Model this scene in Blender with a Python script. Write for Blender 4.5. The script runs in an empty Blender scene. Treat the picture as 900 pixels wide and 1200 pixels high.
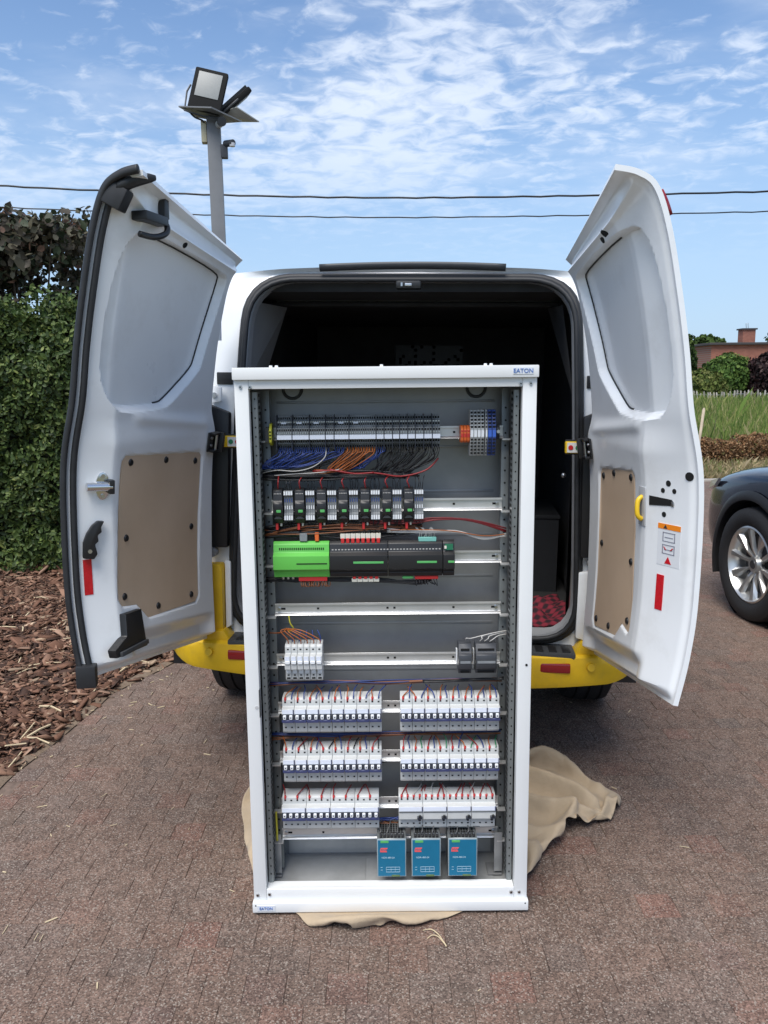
import bpy, bmesh, math, random
import numpy as np
from mathutils import Matrix, Vector, noise as mnoise
random.seed(7); rng = np.random.default_rng(7)
PI = math.pi; R = math.radians
S = bpy.context.scene
COL = S.collection

# ------------------------------------------------------------------ camera
H_CAM = 1.524
cd = bpy.data.cameras.new('camera'); cam = bpy.data.objects.new('camera', cd); COL.objects.link(cam)
cd.sensor_fit = 'VERTICAL'; cd.sensor_height = 36.0; cd.lens = 950 / 1200 * 36.0
cd.clip_start = .05; cd.clip_end = 2000
cam.matrix_world = Matrix.Translation((0, 0, H_CAM)) @ Matrix.Rotation(R(90 - 9.256), 4, 'X') @ Matrix.Rotation(R(-.57), 4, 'Z')
S.camera = cam

# ------------------------------------------------------------------ light
SUN_EL, SUN_AZ = 60.0, 204.0        # azimuth: clockwise from +Y (the direction the camera looks)
W = bpy.data.worlds.new('World'); S.world = W; W.use_nodes = True
wn, wl = W.node_tree.nodes, W.node_tree.links
wn.clear()
def wnode(t, **k):
    n = wn.new(t)
    for a, b in k.items(): setattr(n, a, b)
    return n
def wmath(op, a, b=None, c=None, clamp=False):
    n = wnode('ShaderNodeMath', operation=op, use_clamp=clamp)
    for i, v in enumerate((a, b, c)):
        if v is None: continue
        if isinstance(v, (int, float)): n.inputs[i].default_value = v
        else: wl.new(v, n.inputs[i])
    return n.outputs[0]
sky = wnode('ShaderNodeTexSky', sky_type='NISHITA', sun_disc=False)
sky.sun_elevation = R(SUN_EL); sky.sun_rotation = R(SUN_AZ); sky.air_density = 1.0; sky.dust_density = .6; sky.ozone_density = 2.2
tc = wnode('ShaderNodeTexCoord'); sep = wnode('ShaderNodeSeparateXYZ'); wl.new(tc.outputs['Generated'], sep.inputs[0])
zc = wmath('ADD', wmath('MAXIMUM', sep.outputs[2], 0.0), .16)
comb = wnode('ShaderNodeCombineXYZ')
wl.new(wmath('DIVIDE', sep.outputs[0], zc), comb.inputs[0]); wl.new(wmath('DIVIDE', sep.outputs[1], zc), comb.inputs[1])
def wnoise(scale, detail, rough, dist, off=(0, 0, 0), sc=(1, 1, 1), rot=0):
    m = wnode('ShaderNodeMapping'); m.inputs['Location'].default_value = off; m.inputs['Scale'].default_value = sc; m.inputs['Rotation'].default_value = (0, 0, rot)
    wl.new(comb.outputs[0], m.inputs[0])
    n = wnode('ShaderNodeTexNoise'); wl.new(m.outputs[0], n.inputs['Vector'])
    n.inputs['Scale'].default_value = scale; n.inputs['Detail'].default_value = detail
    n.inputs['Roughness'].default_value = rough; n.inputs['Distortion'].default_value = dist
    return n.outputs[0]
def wrange(v, a, b, c, d):
    n = wnode('ShaderNodeMapRange', interpolation_type='SMOOTHSTEP'); wl.new(v, n.inputs[0])
    for i, q in enumerate((a, b, c, d)): n.inputs[i + 1].default_value = q
    return n.outputs[0]
big = wnoise(1.1, 4, .5, .2, (3.1, 1.7, 0))
cell = wnoise(12.0, 6, .56, .5, (7.3, 2.2, 1), (1, 1.25, 1), .55)
veil = wnoise(1.7, 6, .55, .25, (1.3, 9.2, 3), (1, 1.7, 1), .4)
puffs = wrange(wmath('ADD', cell, wmath('MULTIPLY', wmath('SUBTRACT', big, .44), .95)), .47, .80, 0, .70)
veils = wrange(wmath('ADD', veil, wmath('MULTIPLY', wmath('SUBTRACT', big, .42), .5)), .44, .82, 0, .42)
cl = wmath('SUBTRACT', 1.0, wmath('MULTIPLY', wmath('SUBTRACT', 1.0, puffs), wmath('SUBTRACT', 1.0, veils)))
fade = wrange(sep.outputs[2], .10, .30, 0, 1)
cl = wmath('MULTIPLY', cl, fade)
hz = wrange(sep.outputs[2], -.05, .46, .88, .0)
skyh = wnode('ShaderNodeMixRGB'); wl.new(hz, skyh.inputs[0]); tint = wnode('ShaderNodeMixRGB', blend_type='MULTIPLY'); tint.inputs[0].default_value = 1; wl.new(sky.outputs[0], tint.inputs[1]); tint.inputs[2].default_value = (.88, .97, 1.06, 1); wl.new(tint.outputs[0], skyh.inputs[1]); skyh.inputs[2].default_value = (2.9, 4.0, 5.5, 1)
mixc = wnode('ShaderNodeMixRGB'); wl.new(cl, mixc.inputs[0]); wl.new(skyh.outputs[0], mixc.inputs[1]); mixc.inputs[2].default_value = (5.6, 6.1, 6.9, 1)
bg = wnode('ShaderNodeBackground'); wl.new(mixc.outputs[0], bg.inputs[0]); bg.inputs[1].default_value = .108
wo = wnode('ShaderNodeOutputWorld'); wl.new(bg.outputs[0], wo.inputs[0])

sd = bpy.data.lights.new('sun', 'SUN'); sd.energy = 2.6; sd.angle = R(38); sd.color = (1, .95, .88)
sun = bpy.data.objects.new('sun', sd); COL.objects.link(sun)
az, el = R(SUN_AZ), R(SUN_EL)
sdir = Vector((math.sin(az) * math.cos(el), math.cos(az) * math.cos(el), math.sin(el)))
sun.rotation_euler = sdir.to_track_quat('Z', 'Y').to_euler(); sun.location = sdir * 30
vs = S.view_settings; vs.view_transform = 'Standard'; vs.look = 'None'; vs.exposure = 0.62; vs.gamma = 1.0; vs.use_curve_mapping = False
S.render.engine = 'CYCLES'
S.cycles.max_bounces = 8; S.cycles.use_denoising = True

# ------------------------------------------------------------------ materials
MATS = {}
def mat(name, col, rough=.5, metal=0, var=0, vscale=8, bump=0, bscale=60, coat=0, col2=None, spec=.5, alpha=None, trans=0, emit=None, sheen=0, obj_var=0):
    if name in MATS: return MATS[name]
    m = bpy.data.materials.new(name); m.use_nodes = True; MATS[name] = m
    nt = m.node_tree; b = nt.nodes['Principled BSDF']
    b.inputs['Base Color'].default_value = (*col, 1); b.inputs['Roughness'].default_value = rough; b.inputs['Metallic'].default_value = metal
    b.inputs['Specular IOR Level'].default_value = spec
    if coat: b.inputs['Coat Weight'].default_value = coat; b.inputs['Coat Roughness'].default_value = .06
    if trans: b.inputs['Transmission Weight'].default_value = trans
    if sheen: b.inputs['Sheen Weight'].default_value = sheen
    tcn = nt.nodes.new('ShaderNodeTexCoord')
    src = None
    if var or col2:
        n = nt.nodes.new('ShaderNodeTexNoise'); n.inputs['Scale'].default_value = vscale; n.inputs['Detail'].default_value = 6; n.inputs['Roughness'].default_value = .6
        nt.links.new(tcn.outputs['Object'], n.inputs['Vector'])
        r = nt.nodes.new('ShaderNodeValToRGB'); nt.links.new(n.outputs[0], r.inputs[0])
        c2 = col2 or tuple(min(1, c * (1 + var)) for c in col); c1 = col if col2 else tuple(c * (1 - var) for c in col)
        r.color_ramp.elements[0].position = .3; r.color_ramp.elements[0].color = (*c1, 1)
        r.color_ramp.elements[1].position = .7; r.color_ramp.elements[1].color = (*c2, 1)
        src = r.outputs[0]
        rr = nt.nodes.new('ShaderNodeMapRange'); nt.links.new(n.outputs[0], rr.inputs[0])
        rr.inputs[3].default_value = max(0, rough - .06); rr.inputs[4].default_value = min(1, rough + .06); nt.links.new(rr.outputs[0], b.inputs['Roughness'])
    if obj_var:
        oi = nt.nodes.new('ShaderNodeObjectInfo'); hs = nt.nodes.new('ShaderNodeHueSaturation')
        mr = nt.nodes.new('ShaderNodeMapRange'); nt.links.new(oi.outputs['Random'], mr.inputs[0]); mr.inputs[3].default_value = 1 - obj_var; mr.inputs[4].default_value = 1 + obj_var
        nt.links.new(mr.outputs[0], hs.inputs['Value']); hs.inputs['Color'].default_value = (*col, 1)
        if src: nt.links.new(src, hs.inputs['Color'])
        src = hs.outputs[0]
    if src: nt.links.new(src, b.inputs['Base Color'])
    if bump:
        n2 = nt.nodes.new('ShaderNodeTexNoise'); n2.inputs['Scale'].default_value = bscale; n2.inputs['Detail'].default_value = 4
        nt.links.new(tcn.outputs['Object'], n2.inputs['Vector'])
        bp = nt.nodes.new('ShaderNodeBump'); bp.inputs['Strength'].default_value = bump; bp.inputs['Distance'].default_value = .01
        nt.links.new(n2.outputs[0], bp.inputs['Height']); nt.links.new(bp.outputs[0], b.inputs['Normal'])
    return m
def attr_mat(name, rough=.6, spec=.3, bump=0, bscale=40, trans=0):
    """colour from the 'Col' attribute (one tint per leaf, chip or blade)"""
    m = bpy.data.materials.new(name); m.use_nodes = True; MATS[name] = m
    nt = m.node_tree; b = nt.nodes['Principled BSDF']
    a = nt.nodes.new('ShaderNodeVertexColor'); a.layer_name = 'Col'
    nt.links.new(a.outputs[0], b.inputs['Base Color'])
    b.inputs['Roughness'].default_value = rough; b.inputs['Specular IOR Level'].default_value = spec
    if trans:
        t = nt.nodes.new('ShaderNodeBsdfTranslucent'); nt.links.new(a.outputs[0], t.inputs[0])
        mx = nt.nodes.new('ShaderNodeMixShader'); mx.inputs[0].default_value = trans
        nt.links.new(b.outputs[0], mx.inputs[1]); nt.links.new(t.outputs[0], mx.inputs[2]); nt.links.new(mx.outputs[0], nt.nodes['Material Output'].inputs[0])
    return m
M_white = mat('van_white_paint', (.82, .84, .85), .30, var=.02, vscale=3, coat=.35)
def grime(m, scale=2.2, amt=.35, tint=(.36, .33, .28)):
    nt = m.node_tree; b = nt.nodes['Principled BSDF']; src = b.inputs['Base Color'].links[0].from_socket
    g = nt.nodes.new('ShaderNodeNewGeometry'); n = nt.nodes.new('ShaderNodeTexNoise'); n.inputs['Scale'].default_value = scale; n.inputs['Detail'].default_value = 10; n.inputs['Roughness'].default_value = .68
    nt.links.new(g.outputs['Position'], n.inputs['Vector']); r = nt.nodes.new('ShaderNodeMapRange'); nt.links.new(n.outputs[0], r.inputs[0])
    r.inputs[1].default_value = .52; r.inputs[2].default_value = .80; r.inputs[3].default_value = 0; r.inputs[4].default_value = amt
    x = nt.nodes.new('ShaderNodeMixRGB'); nt.links.new(r.outputs[0], x.inputs[0]); nt.links.new(src, x.inputs[1]); x.inputs[2].default_value = (*tint, 1); nt.links.new(x.outputs[0], b.inputs['Base Color'])
grime(M_white, 6.0, .22)
M_cab = mat('cabinet_powder_coat', (.76, .77, .76), .42, var=.03, vscale=4, bump=.02, bscale=500)
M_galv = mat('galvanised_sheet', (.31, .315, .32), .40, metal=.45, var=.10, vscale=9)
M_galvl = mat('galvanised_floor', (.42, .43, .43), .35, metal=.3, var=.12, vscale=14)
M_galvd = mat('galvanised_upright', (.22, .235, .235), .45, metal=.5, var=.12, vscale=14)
M_rail = mat('zinc_rail', (.70, .70, .69), .36, metal=.65, var=.05, vscale=20)
M_rubber = mat('black_rubber', (.018, .019, .021), .55, var=.25, vscale=30)
M_trim = mat('dark_grey_trim', (.05, .053, .057), .5, var=.15, vscale=15)
M_black = mat('black_plastic', (.015, .015, .016), .42)
M_hole = mat('hole_black', (.004, .004, .004), .9)
M_chrome = mat('chrome', (.7, .7, .7), .18, metal=1)
M_steel = mat('bright_steel', (.6, .6, .6), .3, metal=1)
M_yellow = mat('yellow_wrap', (.72, .45, .012), .42, var=.10, vscale=9, bump=.03, bscale=25)
grime(M_yellow, 7.0, .45, (.30, .22, .06))
M_yel = mat('yellow_plastic', (.80, .52, .02), .4)
M_red = mat('red_reflector', (.55, .012, .02), .25, var=.15, vscale=120)
M_redlens = mat('red_lens', (.25, .006, .01), .15, coat=.6)
M_ply = mat('plywood_face', (.56, .415, .285), .55, col2=(.64, .485, .345), vscale=4)
M_int = mat('van_dark_lining', (.035, .036, .038), .8, var=.3, vscale=6)
M_intg = mat('van_grey_sheet_metal', (.30, .31, .32), .55, var=.12, vscale=5)
M_floor = mat('load_floor_mat', (.03, .03, .03), .75, bump=.2, bscale=200)
M_pl = mat('light_grey_plastic', (.52, .53, .52), .42, var=.03, vscale=60, obj_var=.05)
M_plw = mat('white_plastic', (.78, .80, .82), .38)
M_lab = mat('label_paper', (.72, .76, .85), .4)
M_navy = mat('navy_plastic', (.045, .055, .14), .4)
M_navyd = mat('dark_slate_plastic', (.035, .04, .055), .45)
M_tb = mat('grey_terminal_plastic', (.22, .235, .245), .5, var=.1, vscale=80)
M_green = mat('green_housing', (.12, .48, .075), .42)
M_greenl = mat('green_stripe', (.10, .42, .12), .4)
M_teal = mat('teal_connector', (.18, .46, .40), .45)
M_orange = mat('orange_plastic', (.70, .14, .03), .45)
M_redc = mat('red_connector', (.55, .03, .03), .4)
M_cream = mat('cream_connector', (.70, .68, .58), .45)
M_bluet = mat('blue_terminal', (.05, .14, .55), .42)
M_blued = mat('dark_blue_terminal', (.035, .07, .25), .42)
M_yg = mat('yellow_green_terminal', (.55, .55, .05), .45)
M_psu = mat('power_supply_blue', (.006, .145, .26), .4, var=.05, vscale=25)
M_pink = mat('logo_red', (.80, .10, .10), .45)
M_ink = mat('dark_ink', (.03, .03, .035), .6)
M_inkb = mat('blue_ink', (.02, .12, .42), .5)
M_inkw = mat('white_ink', (.45, .62, .70), .5)
M_oran = mat('orange_ink', (.85, .24, .01), .5)
M_wireb = mat('wire_blue', (.018, .045, .20), .4)
M_wirek = mat('wire_black', (.012, .012, .014), .45)
M_wireo = mat('wire_orange', (.36, .10, .02), .45)
M_wirebr = mat('wire_brown', (.20, .07, .025), .45)
M_wirer = mat('wire_red', (.27, .018, .02), .4)
M_wireg = mat('wire_grey', (.45, .44, .42), .45)
M_wiren = mat('wire_green', (.03, .22, .10), .45)
M_wirey = mat('wire_yellow', (.50, .45, .04), .45)
M_cloth = mat('beige_cloth', (.42, .325, .215), .9, col2=(.48, .375, .255), vscale=9, bump=.25, bscale=55, sheen=.1)
M_post = mat('grey_painted_post', (.16, .165, .17), .5, var=.1, vscale=6)
M_gal2 = mat('post_galvanised_plate', (.35, .36, .33), .5, metal=.3, var=.1)
M_lens = mat('floodlight_lens', (.26, .27, .26), .45, var=.06, vscale=40)
M_suv = mat('dark_metallic_paint', (.007, .008, .014), .16, spec=.4, coat=.5)
M_glass = mat('dark_glass', (.02, .024, .026), .06, spec=.6)
M_tyre = mat('tyre_rubber', (.016, .016, .017), .7, bump=.3, bscale=150)
M_alloy = mat('alloy_silver', (.62, .62, .60), .3, metal=.85)
M_alloyd = mat('alloy_dark', (.08, .08, .085), .35, metal=.6)
M_bark = mat('bark_brown', (.07, .05, .035), .9, var=.4, vscale=12, bump=.5, bscale=30)
M_wood = mat('pale_wood', (.46, .38, .28), .8, var=.2, vscale=12)
M_straw = mat('dry_twig', (.58, .47, .30), .8, var=.15, vscale=60)
M_roof = mat('dark_roof_edge', (.05, .045, .045), .7)
M_leaf = attr_mat('leaf_green', .55, .35, trans=.18)
M_leafb = attr_mat('leaf_far', .7, .15, trans=.1)
M_chip = attr_mat('mulch_chip', .85, .15)
M_blade = attr_mat('grass_blade', .8, .1, trans=.15)

# ------------------------------------------------------------------ mesh helpers
class MB:
    def __init__(s): s.v = []; s.f = []
    def add(s, vs_, fs):
        o = len(s.v); s.v += [tuple(p) for p in vs_]; s.f += [tuple(i + o for i in f) for f in fs]; return s
    def box(s, x0, x1, y0, y1, z0, z1):
        return s.add([(x0, y0, z0), (x1, y0, z0), (x1, y1, z0), (x0, y1, z0), (x0, y0, z1), (x1, y0, z1), (x1, y1, z1), (x0, y1, z1)],
                     [(3, 2, 1, 0), (4, 5, 6, 7), (0, 1, 5, 4), (1, 2, 6, 5), (2, 3, 7, 6), (3, 0, 4, 7)])
    def ext(s, poly, axis, a, b):
        n = len(poly)
        def P(q, h): return {'x': (h, q[0], q[1]), 'y': (q[0], h, q[1]), 'z': (q[0], q[1], h)}[axis]
        return s.add([P(q, a) for q in poly] + [P(q, b) for q in poly],
                     [tuple(range(n))[::-1], tuple(range(n, 2 * n))] + [(i, (i + 1) % n, n + (i + 1) % n, n + i) for i in range(n)])
    def cyl(s, p0, p1, r0, r1=None, n=12):
        r1 = r0 if r1 is None else r1
        p0, p1 = Vector(p0), Vector(p1); d = (p1 - p0).normalized(); u = d.orthogonal().normalized(); w = d.cross(u)
        A = [u * math.cos(2 * PI * i / n) + w * math.sin(2 * PI * i / n) for i in range(n)]
        return s.add([p0 + a * r0 for a in A] + [p1 + a * r1 for a in A],
                     [tuple(range(n))[::-1], tuple(range(n, 2 * n))] + [(i, (i + 1) % n, n + (i + 1) % n, n + i) for i in range(n)])
    def tube(s, pts, r, n=6, ry=None, closed=False, up=None):
        pts = [Vector(p) for p in pts]; N = len(pts); vs_ = []; prev = None
        for i, p in enumerate(pts):
            a = pts[(i - 1) % N] if (i > 0 or closed) else p; b = pts[(i + 1) % N] if (i < N - 1 or closed) else p
            t = (b - a).normalized()
            if up is not None: u = (Vector(up) - t * t.dot(Vector(up))).normalized()
            else:
                u = t.orthogonal().normalized() if prev is None else (prev - t * t.dot(prev)).normalized()
            prev = u; w = t.cross(u); rr = r[i] if isinstance(r, (list, tuple)) else r
            for k in range(n):
                an = 2 * PI * k / n; vs_.append(p + u * (rr * math.cos(an)) + w * ((ry if ry else rr) * math.sin(an)))
        fs = []
        for i in range(N if closed else N - 1):
            j = (i + 1) % N
            for k in range(n): fs.append((i * n + k, i * n + (k + 1) % n, j * n + (k + 1) % n, j * n + k))
        if not closed: fs += [tuple(range(n))[::-1], tuple((N - 1) * n + k for k in range(n))]
        return s.add(vs_, fs)
    def grid(s, P, closed_u=False):
        nu, nv = len(P), len(P[0]); fs = []
        for i in range(nu if closed_u else nu - 1):
            for j in range(nv - 1):
                k = (i + 1) % nu; fs.append((i * nv + j, k * nv + j, k * nv + j + 1, i * nv + j + 1))
        return s.add([p for row in P for p in row], fs)
    def lathe(s, prof, axis='x', n=32, c=(0, 0, 0)):
        P = []
        for k in range(n):
            a = 2 * PI * k / n; row = []
            for h, r in prof:
                q = {'x': (h, r * math.cos(a), r * math.sin(a)), 'y': (r * math.cos(a), h, r * math.sin(a)), 'z': (r * math.cos(a), r * math.sin(a), h)}[axis]
                row.append((q[0] + c[0], q[1] + c[1], q[2] + c[2]))
            P.append(row)
        return s.grid(P, True)
    def xf(s, M):
        s.v = [tuple(M @ Vector(p)) for p in s.v]; return s
    def mesh(s, name, m, smooth=False, bev=0, seg=2, ang=40, fix=True):
        me = bpy.data.meshes.new(name); me.from_pydata(s.v, [], s.f)
        if bev or fix:
            bm = bmesh.new(); bm.from_mesh(me)
            if bev:
                bmesh.ops.recalc_face_normals(bm, faces=bm.faces)
                es = [e for e in bm.edges if len(e.link_faces) == 2 and e.calc_face_angle(0) > R(30)]
                bmesh.ops.bevel(bm, geom=es, offset=bev, segments=seg, profile=.6, affect='EDGES', clamp_overlap=True)
            else: bmesh.ops.recalc_face_normals(bm, faces=bm.faces)
            bm.to_mesh(me); bm.free()
        if m: me.materials.append(m)
        if smooth or bev:
            for p in me.polygons: p.use_smooth = True
            if not smooth == 'all':
                try: me.set_sharp_from_angle(angle=R(ang))
                except Exception: pass
        return me
    def build(s, name, m, parent=None, loc=(0, 0, 0), kind=None, **k):
        o = bpy.data.objects.new(name, s.mesh(name, m, **k)); COL.objects.link(o); o.location = loc
        if parent: o.parent = parent
        if kind: o['kind'] = kind
        return o
def inst(name, me, parent=None, loc=(0, 0, 0), rot=None):
    o = bpy.data.objects.new(name, me); COL.objects.link(o); o.location = loc
    if rot: o.rotation_euler = rot
    if parent: o.parent = parent
    return o
def tag(o, label=None, cat=None, group=None, kind=None):
    if label: o['label'] = label
    if cat: o['category'] = cat
    if group: o['group'] = group
    if kind: o['kind'] = kind
    return o
def thing(name, label, cat, loc=(0, 0, 0), group=None, rz=0):
    o = bpy.data.objects.new(name, None); COL.objects.link(o); o.location = loc; o.rotation_euler = (0, 0, rz); o.empty_display_size = .05
    return tag(o, label, cat, group)
def copy_tree(o, parent=None):
    c = o.copy(); COL.objects.link(c); c.parent = parent
    for ch in [x for x in o.children]: copy_tree(ch, c)
    return c
def catmull(pts, k=6):
    pts = [Vector(p) for p in pts]; out = []; n = len(pts)
    for i in range(n - 1):
        a, b, c, d = pts[max(0, i - 1)], pts[i], pts[i + 1], pts[min(n - 1, i + 2)]
        for j in range(k):
            t = j / k
            out.append(.5 * ((2 * b) + (c - a) * t + (2 * a - 5 * b + 4 * c - d) * t * t + (3 * b - a - 3 * c + d) * t ** 3))
    out.append(pts[-1]); return out
def text_mesh(txt, size, m, name='lettering', ext=.0006):
    c = bpy.data.curves.new(name, 'FONT'); c.body = txt; c.size = size; c.extrude = ext; c.align_x = 'CENTER'; c.align_y = 'CENTER'; c.resolution_u = 3
    o = bpy.data.objects.new(name, c); COL.objects.link(o)
    dg = bpy.context.evaluated_depsgraph_get(); me = bpy.data.meshes.new_from_object(o.evaluated_get(dg))
    bpy.data.objects.remove(o); me.name = name; me.materials.clear(); me.materials.append(m)
    me.transform(Matrix.Rotation(R(90), 4, 'X'))      # stands upright, faces -Y
    return me
def col_mesh(name, V, F, C, m):
    """V (n,3), F list of equal-length faces (k,c), C (k,3) colour for each face"""
    V = np.asarray(V, np.float32); F = np.asarray(F, np.int32); k, c = F.shape
    me = bpy.data.meshes.new(name); me.vertices.add(len(V)); me.vertices.foreach_set('co', V.ravel())
    me.loops.add(k * c); me.loops.foreach_set('vertex_index', F.ravel())
    me.polygons.add(k); me.polygons.foreach_set('loop_start', np.arange(0, k * c, c, dtype=np.int32))
    try: me.polygons.foreach_set('loop_total', np.full(k, c, np.int32))
    except Exception: pass
    me.update(calc_edges=True)
    ca = me.color_attributes.new('Col', 'FLOAT_COLOR', 'CORNER')
    cc = np.ones((k, c, 4), np.float32); cc[:, :, :3] = np.asarray(C, np.float32)[:, None, :]
    ca.data.foreach_set('color', cc.ravel()); me.materials.append(m); me.validate(); return me
ORD = ['first', 'second', 'third', 'fourth', 'fifth', 'sixth', 'seventh', 'eighth', 'ninth', 'tenth']

# ------------------------------------------------------------------ ground, paving, planting bed
def ground_mat():
    m = bpy.data.materials.new('rough_ground'); m.use_nodes = True; nt = m.node_tree; b = nt.nodes['Principled BSDF']
    t = nt.nodes.new('ShaderNodeTexCoord'); n = nt.nodes.new('ShaderNodeTexNoise'); n.inputs['Scale'].default_value = .8; n.inputs['Detail'].default_value = 9
    nt.links.new(t.outputs['Object'], n.inputs['Vector']); r = nt.nodes.new('ShaderNodeValToRGB'); nt.links.new(n.outputs[0], r.inputs[0])
    r.color_ramp.elements[0].position = .35; r.color_ramp.elements[0].color = (.07, .09, .03, 1)
    r.color_ramp.elements[1].position = .65; r.color_ramp.elements[1].color = (.20, .165, .085, 1)
    nt.links.new(r.outputs[0], b.inputs['Base Color']); b.inputs['Roughness'].default_value = .95; b.inputs['Specular IOR Level'].default_value = .1
    return m
gm = MB().grid([[(x, y, -.06) for y in (-60, 0, 20, 60, 150, 400, 900)] for x in (-700, -200, -60, 0, 60, 200, 700)])
tag(gm.build('ground', ground_mat()), 'rough grassy ground beyond the driveway', kind='structure')

PP = .105
def paver_mat():
    m = bpy.data.materials.new('exposed_aggregate_paver'); m.use_nodes = True; nt = m.node_tree; b = nt.nodes['Principled BSDF']; N = nt.nodes; L = nt.links
    g = N.new('ShaderNodeNewGeometry'); sp = N.new('ShaderNodeSeparateXYZ'); L.new(g.outputs['Position'], sp.inputs[0])
    def ma(op, a, b_=None):
        n = N.new('ShaderNodeMath'); n.operation = op
        for i, v in enumerate((a, b_)):
            if v is None: continue
            if isinstance(v, (int, float)): n.inputs[i].default_value = v
            else: L.new(v, n.inputs[i])
        return n.outputs[0]
    row = ma('FLOOR', ma('DIVIDE', sp.outputs[1], PP))
    colm = ma('FLOOR', ma('ADD', ma('DIVIDE', sp.outputs[0], PP), ma('MULTIPLY', ma('FLOORED_MODULO', row, 2.0), .5)))
    cb = N.new('ShaderNodeCombineXYZ'); L.new(colm, cb.inputs[0]); L.new(row, cb.inputs[1])
    wnz = N.new('ShaderNodeTexWhiteNoise'); wnz.noise_dimensions = '2D'; L.new(cb.outputs[0], wnz.inputs['Vector'])
    r = N.new('ShaderNodeValToRGB'); L.new(wnz.outputs['Value'], r.inputs[0]); cr = r.color_ramp
    cols = [(0, (.165, .114, .090)), (.35, (.171, .117, .092)), (.60, (.155, .113, .093)), (.80, (.172, .115, .089)), (.92, (.182, .113, .089)), (.97, (.198, .114, .089)), (1, (.145, .111, .094))]
    cr.elements[0].color = (*cols[0][1], 1); cr.elements[1].color = (*cols[-1][1], 1)
    for p, c in cols[1:-1]: e = cr.elements.new(p); e.color = (*c, 1)
    n1 = N.new('ShaderNodeTexNoise'); n1.inputs['Scale'].default_value = 1.7; n1.inputs['Detail'].default_value = 5; L.new(g.outputs['Position'], n1.inputs['Vector'])
    n2 = N.new('ShaderNodeTexNoise'); n2.inputs['Scale'].default_value = 14; n2.inputs['Detail'].default_value = 4; L.new(g.outputs['Position'], n2.inputs['Vector'])
    v = N.new('ShaderNodeTexVoronoi'); v.inputs['Scale'].default_value = 270; L.new(g.outputs['Position'], v.inputs['Vector'])
    vs_ = N.new('ShaderNodeSeparateColor'); L.new(v.outputs['Color'], vs_.inputs[0])
    rr = N.new('ShaderNodeValToRGB'); L.new(vs_.outputs[0], rr.inputs[0]); q = rr.color_ramp
    q.elements[0].color = (.36, .35, .36, 1); q.elements[1].color = (1.7, 1.65, 1.6, 1)
    for p, c in ((.22, .58), (.5, .95), (.78, 1.2), (.90, 1.4)): e = q.elements.new(p); e.color = (c, c, c * .98, 1)
    def mul(a, b_, f=1.0):
        n = N.new('ShaderNodeMixRGB'); n.blend_type = 'MULTIPLY'; n.inputs[0].default_value = f; L.new(a, n.inputs[1]); L.new(b_, n.inputs[2]); return n.outputs[0]
    m1 = N.new('ShaderNodeMapRange'); L.new(n1.outputs[0], m1.inputs[0]); m1.inputs[1].default_value = .3; m1.inputs[2].default_value = .7; m1.inputs[3].default_value = .85; m1.inputs[4].default_value = 1.15
    m2 = N.new('ShaderNodeMapRange'); L.new(n2.outputs[0], m2.inputs[0]); m2.inputs[1].default_value = .3; m2.inputs[2].default_value = .7; m2.inputs[3].default_value = .82; m2.inputs[4].default_value = 1.18
    c = mul(mul(mul(r.outputs[0], rr.outputs[0], .85), m1.outputs[0]), m2.outputs[0])
    # moss and dust creeping over groups of stones
    n3 = N.new('ShaderNodeTexNoise'); n3.inputs['Scale'].default_value = 3.2; n3.inputs['Detail'].default_value = 8; L.new(g.outputs['Position'], n3.inputs['Vector'])
    k3 = N.new('ShaderNodeMapRange'); L.new(n3.outputs[0], k3.inputs[0]); k3.inputs[1].default_value = .56; k3.inputs[2].default_value = .74; k3.inputs[3].default_value = 0; k3.inputs[4].default_value = .35
    mx = N.new('ShaderNodeMixRGB'); L.new(k3.outputs[0], mx.inputs[0]); L.new(c, mx.inputs[1]); mx.inputs[2].default_value = (.105, .085, .065, 1)
    ch = N.new('ShaderNodeMapRange'); L.new(vs_.outputs[2], ch.inputs[0]); ch.inputs[1].default_value = .86; ch.inputs[2].default_value = .96; ch.inputs[3].default_value = 0; ch.inputs[4].default_value = .75
    mx2 = N.new('ShaderNodeMixRGB'); L.new(ch.outputs[0], mx2.inputs[0]); L.new(mx.outputs[0], mx2.inputs[1]); mx2.inputs[2].default_value = (.36, .305, .255, 1)
    L.new(mx2.outputs[0], b.inputs['Base Color']); b.inputs['Roughness'].default_value = .85; b.inputs['Specular IOR Level'].default_value = .25
    bp = N.new('ShaderNodeBump'); bp.inputs['Strength'].default_value = .55; bp.inputs['Distance'].default_value = .004; L.new(vs_.outputs[1], bp.inputs['Height']); L.new(bp.outputs[0], b.inputs['Normal'])
    return m
M_pav = paver_mat()
M_joint = mat('joint_sand', (.155, .110, .085), .95, var=.3, vscale=40)
EDGE = [(-1.56, .2), (-1.53, 2.2), (-1.51, 2.95), (-1.45, 3.28), (-1.39, 3.81), (-1.13, 4.43), (-1.08, 5.2), (-1.10, 6.6), (-1.15, 9.5)]
def edge_x(y):
    for (x0, y0), (x1, y1) in zip(EDGE, EDGE[1:]):
        if y <= y1: return x0 + (x1 - x0) * max(0, (y - y0)) / (y1 - y0)
    return EDGE[-1][0]
YEND = 11.0
drive = MB().add([(edge_x(y) - .05, y, -.0042) for y in np.linspace(.2, 9.5, 40)] + [(-3, YEND, -.0042), (16, YEND + 2.2, -.0042), (16, .2, -.0042)], [tuple(range(43))[::-1]]).build('driveway', M_joint)
tag(drive, 'brown paved driveway of small square stones', kind='structure')
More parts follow.
